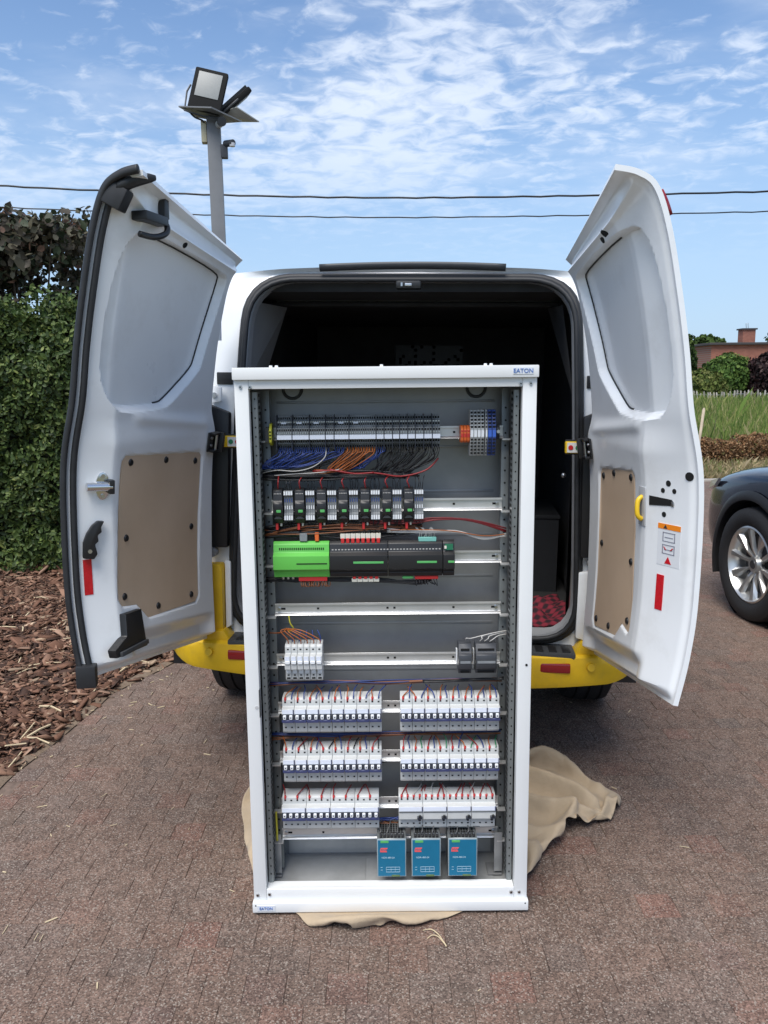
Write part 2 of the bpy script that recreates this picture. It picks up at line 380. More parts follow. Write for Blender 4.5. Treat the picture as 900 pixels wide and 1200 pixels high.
def paver_verts(cx, cy, sx, dz):
    h = PP / 2; a, b_ = h - .0016, h - .0003; bx, ax = sx / 2 - .0003, sx / 2 - .0016
    out = []
    for (x, y, z) in ((bx, b_, -.02), (bx, b_, -.0016), (ax, a, 0)):
        out += [(cx - x, cy - y, z + dz), (cx + x, cy - y, z + dz), (cx + x, cy + y, z + dz), (cx - x, cy + y, z + dz)]
    return out
PF = [(8, 9, 10, 11)] + [(4 + i, 4 + (i + 1) % 4, 8 + (i + 1) % 4, 8 + i) for i in range(4)] + [(i, (i + 1) % 4, 4 + (i + 1) % 4, 4 + i) for i in range(4)]
cells = []
for r_ in range(int(1.0 / PP), int((YEND + 1.6) / PP)):
    y = (r_ + .5) * PP
    x_lo = edge_x(y) if y < 9.5 else -3
    hi = min(9.0, 2.2 + .75 * y)
    if y > YEND - .05 + (hi + 3) * .11: continue
    off = .5 if r_ % 2 else 0.0
    for c_ in range(int(math.floor(x_lo / PP)) - 1, int(hi / PP)):
        x = (c_ + .5 - off) * PP
        if x < x_lo + .045 or y > YEND + (x + 3) * .1158 - .04: continue
        cells.append((x, y))
def near_rank(c):
    x, y = c
    if abs(x) > .47 * (y + .12) + .05 or y < 1.66: return 1e9
    if -.42 < x < .43 and y > 2.1: return 1e9 if y < 3.2 else y + 5
    if .40 < x < .8 and 2.3 < y < 3.0: return y + 3
    return y + .15 * abs(x)
ranked = sorted(range(len(cells)), key=lambda i: near_rank(cells[i]))
nearset = set(ranked[:300])
pav_me = MB().add(paver_verts(0, 0, PP, 0), PF).mesh('paver', M_pav)
for i in ranked[:300]:
    x, y = cells[i]
    inst('paver', pav_me, drive, (x, y, random.uniform(-.0009, .0008)), (random.gauss(0, .0035), random.gauss(0, .0035), random.gauss(0, .003)))
pv, pf = [], []
for i, (x, y) in enumerate(cells):
    if i in nearset: continue
    o = len(pv); pv += paver_verts(x + random.gauss(0, .0006), y + random.gauss(0, .0006), PP, random.uniform(-.0009, .0008)); pf += [tuple(k + o for k in f) for f in PF]
pm = bpy.data.meshes.new('paver_field'); pm.from_pydata(pv, [], pf); pm.materials.append(M_pav)
tag(inst('paver_field', pm, drive), kind='stuff')

# planting bed with bark mulch
def bed_h(x, y):
    d = edge_x(y) - x
    return .035 * min(1, max(0, d) / .5) + .03 * mnoise.noise((x * 1.3, y * 1.3, 0)) * min(1, max(0, d) / .3) + .008 * mnoise.noise((x * 9, y * 9, 3)) - .002
bp_ = []
for y in np.linspace(.4, 9.4, 90):
    bp_.append([(edge_x(y) - u * u * 7 - (.0 if u else .0), y, bed_h(edge_x(y) - u * u * 7, y)) for u in np.linspace(0, 1, 60)])
bed = MB().grid(bp_).build('planting_bed', mat('mulch_soil', (.07, .04, .028), .95, var=.4, vscale=25, bump=.6, bscale=60), smooth='all')
tag(bed, 'bark mulched planting bed left of the driveway', kind='structure')
def chips(n, xr, yr, dens, size, seed):
    rg = np.random.default_rng(seed); V = []; F = []; C = []
    base = np.array([[-1, -1, -1], [1, -.8, -1], [1, .8, -1], [-1, 1, -1], [-.9, -.8, 1], [.8, -.7, 1], [.9, .6, 1], [-.8, .9, 1]]) * .5
    faces = np.array([(3, 2, 1, 0), (4, 5, 6, 7), (0, 1, 5, 4), (1, 2, 6, 5), (2, 3, 7, 6), (3, 0, 4, 7)])
    pal = np.array([(.16, .085, .056), (.225, .13, .088), (.11, .058, .040), (.07, .042, .032), (.29, .185, .13), (.40, .29, .20), (.155, .098, .068)])
    pw = np.array([.26, .2, .2, .14, .12, .03, .05])
    cnt = 0
    while cnt < n:
        y = yr[0] + (yr[1] - yr[0]) * rg.random(); e = edge_x(y); d = rg.random() ** 1.2 * (xr[1]) - .02
        x = e - d
        if d < .02 and rg.random() < .6: continue
        L_ = size * rg.lognormal(0, .55); sc = np.array([L_, L_ * rg.uniform(.22, .6), L_ * rg.uniform(.05, .13)])
        Mx = Matrix.Rotation(rg.uniform(0, 6.28), 3, 'Z') @ Matrix.Rotation(rg.normal(0, .42), 3, 'X') @ Matrix.Rotation(rg.normal(0, .32), 3, 'Y')
        p = (base + rg.normal(0, .09, (8, 3))) * sc
        p = p @ np.array(Mx).T + np.array([x, y, bed_h(x, y) + rg.uniform(.003, .02)])
        F.append(faces + len(V) * 8); V.append(p)
        c = pal[rg.choice(7, p=pw)] * rg.uniform(.75, 1.25); C.append(c[None] * rg.uniform(.8, 1.2, (6, 1))); cnt += 1
    return np.concatenate(V), np.concatenate(F), np.concatenate(C)
V1, F1, C1 = chips(32000, (0, 2.4), (2.2, 7.6), 1, .029, 1)
me = col_mesh('bark_mulch', V1, F1, C1, M_chip)
tag(inst('bark_mulch', me), 'reddish brown bark mulch chips covering the bed', 'bark mulch', kind='stuff')
sl = MB()
for k in range(95):
    y = random.uniform(2.6, 6.2); d = random.uniform(.02, 1.3) ** 1.1; x = edge_x(y) - d; a = random.uniform(0, PI); L_ = random.uniform(.03, .085); z = bed_h(x, y) + .022
    c, s_ = math.cos(a) * L_, math.sin(a) * L_
    sl.tube([(x - c, y - s_, z - .006), (x + .1 * s_, y - .1 * c, z + .004), (x + c, y + s_, z - .003)], random.uniform(.0025, .005), 5)
tag(sl.build('wood_slivers', M_straw), 'pale wood slivers scattered over the bark mulch', 'wood slivers', kind='stuff')
ed = MB(); rows = []
for y in np.linspace(.5, 9.3, 120):
    e = edge_x(y); w = .02 + .012 * mnoise.noise((y * 4, 0, 0)); z = .004 * mnoise.noise((y * 7, 3, 0))
    rows.append([(e - .03, y, -.01), (e - .02, y, .010 + z), (e + w * .6, y, .008 + z), (e + w + .012, y, .0015)])
tag(MB().grid(rows).build('edging_strip', mat('sandy_edge', (.22, .165, .115), .95, col2=(.15, .105, .072), vscale=22, bump=.6, bscale=90), smooth='all'), 'sandy edge between mulch bed and driveway', kind='structure')
db = MB()
for k in range(170):
    y = random.uniform(1.75, 6); x = edge_x(y) + random.random() ** 2.2 * (2.6 if k % 3 else .5) + .02
    if -.45 < x < .85 and 2.0 < y < 3.1: continue
    a = random.uniform(0, PI); L_ = random.uniform(.004, .018); c, s_ = math.cos(a) * L_, math.sin(a) * L_
    db.tube([(x - c, y - s_, .0025), (x + c, y + s_, .003)], random.uniform(.001, .0025), 5)
tag(db.build('plant_debris', M_straw), 'tiny straw and bark crumbs scattered over the paving', 'debris', kind='stuff')
tw = thing('dry_twig', 'pale curved dry twig lying in front of the cabinet', 'twig', (.13, 2.02, 0))
MB().tube(catmull([(-.033, .029, .004), (-.010, .030, .006), (.008, .006, .009), (.018, -.016, .008), (.028, -.036, .003)], 5), [.0010] * 4 + [.0016] * 13 + [.0022] * 4, 6).build('stem', M_straw, tw, smooth='all')
MB().tube(catmull([(-.022, -.004, .003), (-.008, .006, .006), (.008, -.002, .007), (.022, -.026, .005)], 5), .0014, 6).build('side_shoot', M_straw, tw, smooth='all')

# ------------------------------------------------------------------ the van
van = thing('delivery_van', 'white van with yellow rear bumper and both rear doors open', 'van', (.033, 2.89, 0))
van.rotation_euler = (0, .02, -.094)
HW, DW = .722, .74
ANG = {-1: 1.752, 1: 1.700}
FREE = [(.0, .660), (-.024, .80), (-.035, .97), (-.026, 1.27), (.014, 1.46), (.035, 1.60), (.062, 1.74), (.100, 1.90), (.140, 2.00), (.190, 2.035), (.250, 2.046)]
HING = [(.0, .555), (-.004, .70), (-.006, .88), (.0, 1.14), (.014, 1.38), (.030, 1.53), (.050, 1.66), (.082, 1.80), (.108, 1.87), (.135, 1.91), (.165, 1.937)]
fr = np.array([tuple(p) for p in catmull([(a, b, 0) for a, b in FREE], 12)])[:, :2]; hg = np.array([tuple(p) for p in catmull([(a, b, 0) for a, b in HING], 12)])[:, :2]
NV = len(fr)
def seg_sd(P, poly):
    """signed distance (negative inside) of points P (n,2) to polygon"""
    poly = np.asarray(poly, float); d = np.full(len(P), 1e9); ins = np.zeros(len(P), bool); n = len(poly)
    for i in range(n):
        a, b = poly[i], poly[(i + 1) % n]; e = b - a; w = P - a
        t = np.clip((w @ e) / (e @ e), 0, 1); q = w - t[:, None] * e; d = np.minimum(d, np.hypot(q[:, 0], q[:, 1]))
        c = ((a[1] <= P[:, 1]) & (b[1] > P[:, 1])) | ((b[1] <= P[:, 1]) & (a[1] > P[:, 1]))
        with np.errstate(divide='ignore', invalid='ignore'):
            xi = a[0] + (P[:, 1] - a[1]) / (b[1] - a[1]) * (b[0] - a[0]) if b[1] != a[1] else np.full(len(P), 1e9)
        ins ^= c & (P[:, 0] < xi)
    return np.where(ins, -d, d)
def sstep(a, b, x):
    t = np.clip((x - a) / (b - a), 0, 1); return t * t * (3 - 2 * t)
WIN = [(.105, 1.845), (.155, 1.885), (.50, 1.925), (.60, 1.915), (.64, 1.80), (.655, 1.60), (.60, 1.485), (.42, 1.455), (.36, 1.465), (.185, 1.575)]
def chaikin(p, k=3):
    for _ in range(k):
        q = []
        for a, b_ in zip(p, p[1:] + p[:1]): q += [(a[0] * .75 + b_[0] * .25, a[1] * .75 + b_[1] * .25), (a[0] * .25 + b_[0] * .75, a[1] * .25 + b_[1] * .75)]
        p = q
    return p
WIN = chaikin([(.098, 1.858), (.140, 1.888), (.60, 1.940), (.668, 1.905), (.690, 1.56), (.655, 1.462), (.595, 1.448), (.40, 1.450), (.36, 1.462), (.200, 1.558), (.180, 1.59)], 2)
PLY = {-1: [(.145, 1.262), (.16, 1.275), (.59, 1.305), (.605, 1.29), (.635, .87), (.62, .845), (.545, .832), (.49, .775), (.20, .752), (.18, .77)],
       1: [(.175, 1.235), (.19, 1.25), (.475, 1.275), (.49, 1.262), (.505, .80), (.495, .785), (.435, .797), (.385, .742), (.185, .712), (.165, .735)]}
def door_off(sg, t, z, v):
    """thickness of the door (inner pan above the outer skin)"""
    t = np.asarray(t, float); z = np.asarray(z, float); v = np.asarray(v, float)
    pan = np.interp(t, [0, .018, .035, .07] + ([.635, .65, .725, .732, DW] if sg < 0 else [.55, .575, .715, .728, DW]), [.014, .016, .050, .074, .088, .086, .026, .014, .014])
    k = 1 - .22 * sstep(1.34, 1.43, z)
    p = .014 + (pan - .014) * k
    vb = sstep(.010, .035, v)                                 # bottom flange
    vt = 1 - sstep(.895, .945, v)                               # top flange under the roof curve
    p = .014 + (p - .014) * vb * vt
    P = np.stack([t, z], -1).reshape(-1, 2)
    dw = seg_sd(P, WIN).reshape(t.shape); p = p - .030 * (1 - sstep(.0, .016, dw)) * vt
    p = p + .008 * np.exp(-((t - .10) / .05) ** 2 - ((z - 1.33) / .06) ** 2)
    # pressed swage under the window panel
    p = p + .010 * np.exp(-((z - 1.40 - .10 * (t - .35)) / .018) ** 2) * sstep(.08, .16, t) * (1 - sstep(.52, .58, t))
    dp = seg_sd(P, PLY[sg]).reshape(t.shape); p = p - .009 * (1 - sstep(-.002, .012, dp))
    # drain channel above the bottom edge
    low = sstep(.055, .085, v); p = p - .030 * (1 - low) * sstep(.015, .035, v) * sstep(.06, .14, t) * (1 - sstep(.55, .62, t))
    return np.maximum(p, .010)
def door_pt(t, v):
    """outer skin (n, z) and its 2-D normal for width t and profile parameter v in 0..1"""
    x = v * (NV - 1); i = np.clip(np.floor(x).astype(int), 0, NV - 2); f_ = (x - i)[..., None]
    a = fr[i] * (1 - f_) + fr[i + 1] * f_; b = hg[i] * (1 - f_) + hg[i + 1] * f_
    u = (t / DW)[..., None]; return b * (1 - u) + a * u
def to_van(sg, t, n, z):
    a = ANG[sg]; ca, sa = math.cos(a), math.sin(a)
    return (sg * HW - sg * ca * t - sg * sa * n, -sa * t + ca * n, z)
def solve_v(t, z):
    lo, hi = 0., 1.
    for _ in range(30):
        m_ = (lo + hi) / 2
        if door_pt(np.array(float(t)), np.array(m_))[1] < z: lo = m_
        else: hi = m_
    return lo
def inP(sg, t, z):
    """point (n, z) of the inner surface over outer point (t, z)"""
    v = solve_v(t, z); q = door_pt(np.array(float(t)), np.array(v)); a = door_pt(np.array(float(t)), np.array(max(0, v - .004))); b = door_pt(np.array(float(t)), np.array(min(1, v + .004)))
    d = b - a; d = d / np.hypot(*d); o = float(door_off(sg, np.array([t]), np.array([z]), np.array([v]))[0])
    return float(q[0] + d[1] * o), float(q[1] - d[0] * o)
def nI(sg, t, z): return inP(sg, t, z)[0]
def nO(t, z): return float(door_pt(np.array(float(t)), np.array(solve_v(t, z)))[0])

def door_frame(sg, t, z, lift=0):
    """matrix with X along the door (towards free edge), Y along the inner surface normal, Z up; at the inner surface"""
    e = .012
    def P(tt, zz): return Vector(to_van(sg, tt, *inP(sg, tt, zz)))
    p = P(t, z); dt = (P(t + e, z) - P(t - e, z)).normalized(); dz = (P(t, z + e) - P(t, z - e)).normalized()
    nn = dt.cross(dz).normalized(); inw = Vector(to_van(sg, t, 1, z)) - Vector(to_van(sg, t, 0, z))
    if nn.dot(inw) < 0: nn = -nn
    z2 = (dz - nn * dz.dot(nn)).normalized(); x2 = dt
    Mx = Matrix((x2, nn, z2)).transposed().to_4x4(); Mx.translation = p + nn * lift
    return Mx

def make_door(sg, label):
    nt_, nv_ = 130, 270
    tg = np.concatenate([np.linspace(0, .10, 24), np.linspace(.10, .54, 72)[1:], np.linspace(.54, DW, 44)[1:]]); vg = np.linspace(0, 1, nv_)
    T, V_ = np.meshgrid(tg, vg, indexing='ij'); O = door_pt(T, V_)
    d = np.gradient(O, axis=1); ln = np.hypot(d[..., 0], d[..., 1]); nx, nz = d[..., 1] / ln, -d[..., 0] / ln
    off = door_off(sg, T, O[..., 1], V_)
    I = np.stack([O[..., 0] + nx * off, O[..., 1] + nz * off], -1)
    b = MB()
    A = [[to_van(sg, T[i, j], O[i, j, 0], O[i, j, 1]) for j in range(nv_)] for i in range(len(tg))]
    B = [[to_van(sg, T[i, j], I[i, j, 0], I[i, j, 1]) for j in range(nv_)] for i in range(len(tg))]
    b.grid(A); b.grid(B)
    nA = len(tg) * nv_; idx = lambda i, j: i * nv_ + j
    for i in range(len(tg) - 1):
        for j in (0, nv_ - 1): b.f.append((idx(i, j), idx(i + 1, j), nA + idx(i + 1, j), nA + idx(i, j)))
    for j in range(nv_ - 1):
        for i in (0, len(tg) - 1): b.f.append((idx(i, j), idx(i, j + 1), nA + idx(i, j + 1), nA + idx(i, j)))
    o = b.build('rear_door', M_white, van, smooth=True, ang=24); o['label'] = label
    return o
doorL = make_door(-1, 'left rear door swung open with chrome bolt and pull handle')
doorR = make_door(1, 'right rear door swung open with warning sticker')

def on_door(sg, door, mb, t, z, name, m, lift=0, **k):
    return mb.xf(door_frame(sg, t, z, lift)).build(name, m, door, **k)
def plate(poly, y0, y1): return MB().ext(poly, 'y', y0, y1)
def poly_z(poly, t):
    zs_ = []
    for (a, b_), (c, d_) in zip(poly, poly[1:] + poly[:1]):
        if (a <= t <= c or c <= t <= a) and a != c: zs_.append(b_ + (d_ - b_) * (t - a) / (c - a))
    return min(zs_), max(zs_)
def ply_panel(sg, door):
    poly = PLY[sg]; t0, t1 = min(p[0] for p in poly) + .003, max(p[0] for p in poly) - .003
    ts_ = sorted(set([t0, t1] + [min(t1, max(t0, p[0])) for p in poly] + list(np.linspace(t0, t1, 24)))); smp = []
    for t in np.linspace(t0, t1, 7):
        lo, hi = poly_z(poly, t)
        for z in np.linspace(lo, hi, 9): smp.append((t, z, nI(sg, t, z)))
    smp = np.array(smp); A = np.stack([np.ones(len(smp)), smp[:, 0], smp[:, 1], smp[:, 1] ** 2], 1); co_, *_ = np.linalg.lstsq(A, smp[:, 2], rcond=None)
    lift_ = min(.006, max(0, float(np.max(smp[:, 2] - A @ co_))))
    f_ = lambda q: float(co_ @ np.array([1, q[0], q[1], q[1] ** 2])) + lift_ - .003
    F_, B_ = [], []
    for t in ts_:
        lo, hi = poly_z(poly, t); lo += .003; hi -= .003
        F_.append([to_van(sg, t, f_((t, z)) + .006, z) for z in np.linspace(lo, hi, 20)]); B_.append([to_van(sg, t, f_((t, z)) - .004, z) for z in np.linspace(lo, hi, 20)])
    b = MB().grid(F_); b.grid(B_); n, m_ = len(F_), 20; o = n * m_
    for i in range(n - 1):
        for j in (0, m_ - 1): b.f.append((i * m_ + j, (i + 1) * m_ + j, o + (i + 1) * m_ + j, o + i * m_ + j))
    for j in range(m_ - 1):
        for i in (0, n - 1): b.f.append((i * m_ + j, i * m_ + j + 1, o + i * m_ + j + 1, o + i * m_ + j))
    b.build('plywood_panel', M_ply, door, smooth=True, ang=30)
    return f_
for sg, door, scr in ((-1, doorL, [(.185, 1.245), (.37, 1.265), (.565, 1.275), (.585, 1.05), (.205, 1.02), (.605, .875), (.43, .80), (.225, .785)]),
                      (1, doorR, [(.205, 1.225), (.31, 1.245), (.465, 1.250), (.195, 1.0), (.475, 1.0), (.195, .742), (.32, .755), (.478, .82)])):
    f_ = ply_panel(sg, door)
    for t, z in scr:
        mb = MB().cyl((0, 0, 0), (0, .004, 0), .0115, .009, 14); Mx = door_frame(sg, t, z); p = Vector(to_van(sg, t, f_((t, z)) + .006, z)); Mx.translation = p
        mb.xf(Mx).build('panel_clip', M_black, door, smooth=True)
    # dark seam of the window blank
    k0 = min(range(len(WIN)), key=lambda i: (WIN[i][0] - .52) ** 2 + (WIN[i][1] - 1.93) ** 2); k1 = min(range(len(WIN)), key=lambda i: (WIN[i][0] - .42) ** 2 + (WIN[i][1] - 1.452) ** 2)
    path = WIN[k0::-1] + WIN[:k1 - 1:-1]
    pts = []
    for (a, b_), (c, d_) in zip(path, path[1:]):
        for k in range(2):
            t, z = a + (c - a) * k / 2, b_ + (d_ - b_) * k / 2; q_ = inP(sg, t, z); pts.append(to_van(sg, t, q_[0] + .0022, q_[1]))
    MB().tube(pts, .0026, 6).build('window_seam', M_rubber, door, smooth='all')
    # door check bracket on the hinge side
    fr_ = MB().box(-.03, .035, 0, .006, -.034, .034); fr_.box(-.03, -.015, .006, .035, -.034, .034); fr_.box(-.03, .030, .006, .024, .026, .034); fr_.box(-.03, .030, .006, .024, -.034, -.026)
    br = on_door(sg, door, fr_, .095, 1.312, 'check_bracket', M_black, bev=.002)
    on_door(sg, door, MB().cyl((-.004, .014, -.026), (-.004, .014, .026), .006, n=10), .095, 1.312, 'check_pin', M_steel, smooth=True)
    for zz in (-.012, .014): on_door(sg, door, MB().cyl((.018, .006, zz), (.018, .011, zz), .0055, n=8), .095, 1.312, 'bracket_bolt', M_steel)
    # flat hinge knuckles on the outer edge
    for zz in (.74, 1.30, 1.70):
        p = Vector(to_van(sg, -.012, nO(.0, zz) + .01, zz)); MB().cyl(p - Vector((0, 0, .045)), p + Vector((0, 0, .045)), .012, n=10).build('hinge', M_white, door, smooth=True)

# left door fittings
sg, door = -1, doorL
ep = [to_van(sg, DW + .012, q[0] + .002, q[1]) for q in fr[2:-2]]
MB().tube(ep, .008, 10, ry=.012, up=to_van(sg, 1, 0, 0)[:2] + (0,)).build('edge_seal', M_rubber, door, smooth='all')
ep2 = [to_van(sg, DW - .005, q[0] + .022, q[1]) for q in fr[2:-14]]
MB().tube(ep2, .0095, 8).build('bulb_seal', M_rubber, door, smooth='all')
q = fr[2]; c0 = Vector(to_van(sg, DW + .004, q[0] + .012, q[1] - .005))
MB().box(-.026, .030, -.018, .018, -.032, .035).xf(Matrix.Translation(c0) @ Matrix.Rotation(.25, 4, 'Z')).build('seal_end_block', M_rubber, door, bev=.006)
q = fr[-26]; c0 = Vector(to_van(sg, DW - .012, q[0] + .035, q[1] - .012))
MB().box(-.040, .022, -.025, .025, -.028, .03).xf(Matrix.Translation(c0) @ Matrix.Rotation(.5, 4, 'Y')).build('seal_top_block', M_rubber, door, bev=.005)
ep3 = [to_van(sg, DW - .002 - .05 * (k / 8) ** 2, fr[-19 + 2 * k][0] + .012, fr[-19 + 2 * k][1] - .020 + .012 * k / 8) for k in range(9)]
MB().tube(ep3, [.014, .017, .018, .018, .018, .017, .015, .012, .007], 8).build('seal_top_cap', M_rubber, door, smooth='all')
# chrome bolt on its keeper plate
mb = plate([(.032 * math.cos(a) * .62, .040 * math.sin(a)) for a in np.linspace(0, 2 * PI, 17)[:-1]], 0, .006)
on_door(sg, door, mb, .672, 1.222, 'bolt_plate', M_chrome, bev=.0015)
on_door(sg, door, MB().cyl((-.022, .018, 0), (.048, .018, 0), .0125, n=18), .672, 1.222, 'chrome_bolt', M_chrome, smooth=True)
on_door(sg, door, MB().box(-.028, -.012, .004, .030, -.020, .020), .672, 1.222, 'bolt_housing', M_black, bev=.003)
for zz in (-.029, .029): on_door(sg, door, MB().cyl((0, .005, zz), (0, .010, zz), .0065, n=8), .672, 1.222, 'bolt_screw', M_steel)
# pull handle
hp_ = [(-.030, .053), (-.012, .055), (.004, .043), (.020, .020), (.030, -.006), (.032, -.050), (.002, -.055), (-.008, -.040), (-.002, -.012), (-.012, -.004), (-.010, .014), (-.022, .022), (-.020, .036)]
on_door(sg, door, plate(hp_, .006, .024), .695, 1.066, 'pull_handle', M_black, bev=.004)
on_door(sg, door, MB().cyl((.014, .020, -.030), (.014, .027, -.030), .006, n=10), .695, 1.066, 'handle_bolt', M_steel, smooth=True)
on_door(sg, door, MB().box(-.012, .012, .0, .002, -.052, .052), .708, .955, 'red_reflector', M_red)
# lower catch
cp = [(-.040, .062), (.045, .066), (.050, .0), (.115, -.025), (.110, -.050), (-.055, -.058), (-.048, -.03)]
on_door(sg, door, plate(cp, -.010, .018), .600, .755, 'lower_catch', M_black, bev=.004)
on_door(sg, door, MB().box(-.050, .095, .016, .026, -.050, -.036), .600, .755, 'catch_foot', M_trim, bev=.002)
# upper bracket and wiring cover
def on_axes(mb, t, n, z, name, m, **k):
    Mx = Matrix((Vector(to_van(sg, 1, 0, 0)) - Vector(to_van(sg, 0, 0, 0)), Vector(to_van(sg, 0, 1, 0)) - Vector(to_van(sg, 0, 0, 0)), Vector((0, 0, 1)))).transposed().to_4x4()
    Mx.translation = Vector(to_van(sg, t, n, z)); return mb.xf(Mx).build(name, m, door, **k)
nb = nI(sg, .55, 1.95) + .022
on_axes(plate([(-.008, -.030), (.018, -.028), (.016, .015), (.006, .035), (-.008, .028)], -.02, .016), .575, nb, 1.985, 'upper_catch', M_black, bev=.003)
on_axes(MB().box(-.015, .095, -.03, .018, -.012, .012), .590, nb, 1.948, 'upper_arm', M_black, bev=.003)
on_axes(MB().tube(catmull([(-.005, .0, .010), (-.006, .012, -.012), (.012, .014, -.032), (.055, .006, -.046), (.10, -.01, -.044)], 5), .0085, 8), .580, nb, 1.945, 'bracket_loop', M_black, smooth='all')
on_door(sg, door, MB().cyl((0, -.004, 0), (0, .002, 0), .010, n=14), .42, 1.955, 'drain_plug', M_hole)

# right door fittings
sg, door = 1, doorR
for t, z, r_ in ((.715, 1.286, .012), (.650, 1.262, .0085), (.632, 1.240, .0070), (.668, 1.241, .0070), (.636, 1.172, .0075)):
    on_door(sg, door, MB().cyl((0, -.003, 0), (0, .0008, 0), r_, n=16), t, z, 'bolt_hole', M_hole)
on_door(sg, door, plate([(-.045, .014), (.035, .010), (.044, .002), (.044, -.006), (-.045, -.013)], -.002, .0015), .628, 1.206, 'latch_slot', M_hole)
on_door(sg, door, MB().box(.034, .044, .0, .003, -.008, .006), .628, 1.206, 'striker', M_steel, bev=.001)
on_door(sg, door, MB().box(-.018, .022, .0, .003, -.055, .055), .555, 1.185, 'latch_cover', mat('latch_cover_grey', (.45, .46, .47), .45), bev=.001)
on_door(sg, door, MB().tube(catmull([(-.004, .002, .03), (-.002, .016, .018), (0, .018, -.02), (-.002, .004, -.034)], 5), .007, 8), .562, 1.182, 'release_lever', M_yel, smooth='all')
on_door(sg, door, MB().box(-.013, .013, .0, .002, -.050, .050), .634, .950, 'red_reflector', M_red)
# warning sticker
stk = [MB().box(-.040, .040, .0, .0010, -.058, .058), .655, 1.088]
on_door(sg, door, stk[0], stk[1], stk[2], 'warning_sticker', mat('sticker_white', (.72, .74, .76), .35))
on_door(sg, door, MB().box(-.040, .040, .0012, .0018, .043, .058), .655, 1.088, 'sticker_orange_band', M_oran)
on_door(sg, door, plate([(-.020, .045), (-.006, .045), (-.013, .056)], .0019, .0024), .655, 1.088, 'sticker_triangle', M_ink)
bx_ = MB()
for k, zc_ in enumerate((.022, -.012)):
    for a in (-.022, .019): bx_.box(a, a + .003, .0012, .0018, zc_ - .013, zc_ + .013)
    bx_.box(-.022, .022, .0012, .0018, zc_ + .011, zc_ + .013); bx_.box(-.022, .022, .0012, .0018, zc_ - .013, zc_ - .011); bx_.box(-.015, .015, .0012, .0018, zc_ - .002, zc_)
on_door(sg, door, bx_, .655, 1.088, 'sticker_pictogram', mat('pictogram_grey', (.25, .25, .30), .5))
rm = MB()
for a, b_ in (((-.016, .006), (-.008, -.002)), ((.016, .006), (.008, -.002))): rm.ext([(a[0] - .002, -.012 + a[1]), (a[0] + .002, -.012 + a[1]), (b_[0] + .002, -.012 + b_[1]), (b_[0] - .002, -.012 + b_[1])], 'y', .0019, .0024)
rm.ext([(-.012, -.052), (.012, -.052), (0, -.032)], 'y', .0012, .0018)
on_door(sg, door, rm, .655, 1.088, 'sticker_red_mark', M_red)
on_door(sg, door, MB().cyl((0, -.004, 0), (0, .002, 0), .016, n=18), .50, 1.982, 'drain_plug', M_hole)
on_door(sg, door, MB().cyl((0, -.004, 0), (0, .002, 0), .011, n=18), .46, 1.958, 'drain_plug', M_hole)
rl = [to_van(sg, .67, nO(.67, z) - .012, z) for z in np.linspace(1.935, 1.992, 6)]
MB().tube(rl, [.006, .014, .017, .017, .014, .006], 8, ry=.03).build('marker_lamp', M_redlens, door, smooth='all')

# --- body shell
def prof_v(z): return float(np.interp(z, [p[1] for p in HING[:-1]], [p[0] for p in HING[:-1]]))
def section(z):
    return np.interp(z, [.42, .55, .80, 1.10, 1.40, 1.60, 1.75, 1.83, 1.885, 1.918, 1.942], [.90, .935, .955, .955, .925, .885, .845, .805, .745, .64, .0])
outer = []
zs = [.50, .53, .6, .75, .9, 1.05, 1.2, 1.35, 1.5, 1.6, 1.7, 1.77, 1.82, 1.86, 1.89, 1.91, 1.925, 1.935, 1.942]
half = [(float(section(z)), z) for z in zs]
loop_o = [(u, z) for u, z in half] + [(-u, z) for u, z in half[::-1][1:]]
def open_loop(g, n=14):
    """rounded opening, g metres grown outward from the seal line"""
    c = [(.664 + g, .575 - g, .15), (.618 + g, 1.886 + g, .16), (-.580 - g, 1.886 + g, .16), (-.642 - g, .575 - g, .15)]; out = []
    for i, (x, z, r_) in enumerate(c):
        p = Vector((x, z)); a = Vector(c[i - 1][:2]); b_ = Vector(c[(i + 1) % 4][:2]); d1 = (a - p).normalized(); d2 = (b_ - p).normalized()
        for k in range(n + 1):
            t = k / n; q0 = p + d1 * r_; q1 = p + d2 * r_
            out.append(tuple(q0 * (1 - t) ** 2 + p * (2 * t * (1 - t)) + q1 * t * t))
    # gentle crown of the roof edge
    return [(x, z + (.016 * (1 - (x / .6) ** 2) if z > 1.5 and abs(x) < .6 else 0) * min(1, (z - 1.5) / .39 if z > 1.5 else 0)) for x, z in out]
def resample(loop, n):
    P = [Vector(p) for p in loop] + [Vector(loop[0])]; L_ = [0]
    for a, b_ in zip(P, P[1:]): L_.append(L_[-1] + (b_ - a).length)
    out = []; j = 0
    for k in range(n):
        s_ = L_[-1] * k / n
        while L_[j + 1] < s_: j += 1
        out.append(P[j].lerp(P[j + 1], (s_ - L_[j]) / max(1e-9, L_[j + 1] - L_[j])))
    return out
def angle_loop(loop, n, c=(.015, 1.2)):
    """points of the loop on n rays from c so that two loops can be bridged"""
    P = [Vector(p) for p in loop]; out = []
    for k in range(n):
        a = 2 * PI * (k + .5) / n - PI / 2; d = Vector((math.cos(a), math.sin(a))); best = None
        for i in range(len(P)):
            p, q_ = P[i] - Vector(c), P[(i + 1) % len(P)] - Vector(c); e = q_ - p; den = d.x * e.y - d.y * e.x
            if abs(den) < 1e-12: continue
            s_ = (p.x * e.y - p.y * e.x) / den; t = (p.x * d.y - p.y * d.x) / den
            if s_ > 0 and -1e-6 <= t <= 1 + 1e-6 and (best is None or s_ > best): best = s_
        out.append(Vector(c) + d * best)
    return out
NR = 160
LO = angle_loop(loop_o, NR); LI = angle_loop(open_loop(.012), NR); LM = [LI[k].lerp(LO[k], .25) for k in range(NR)]
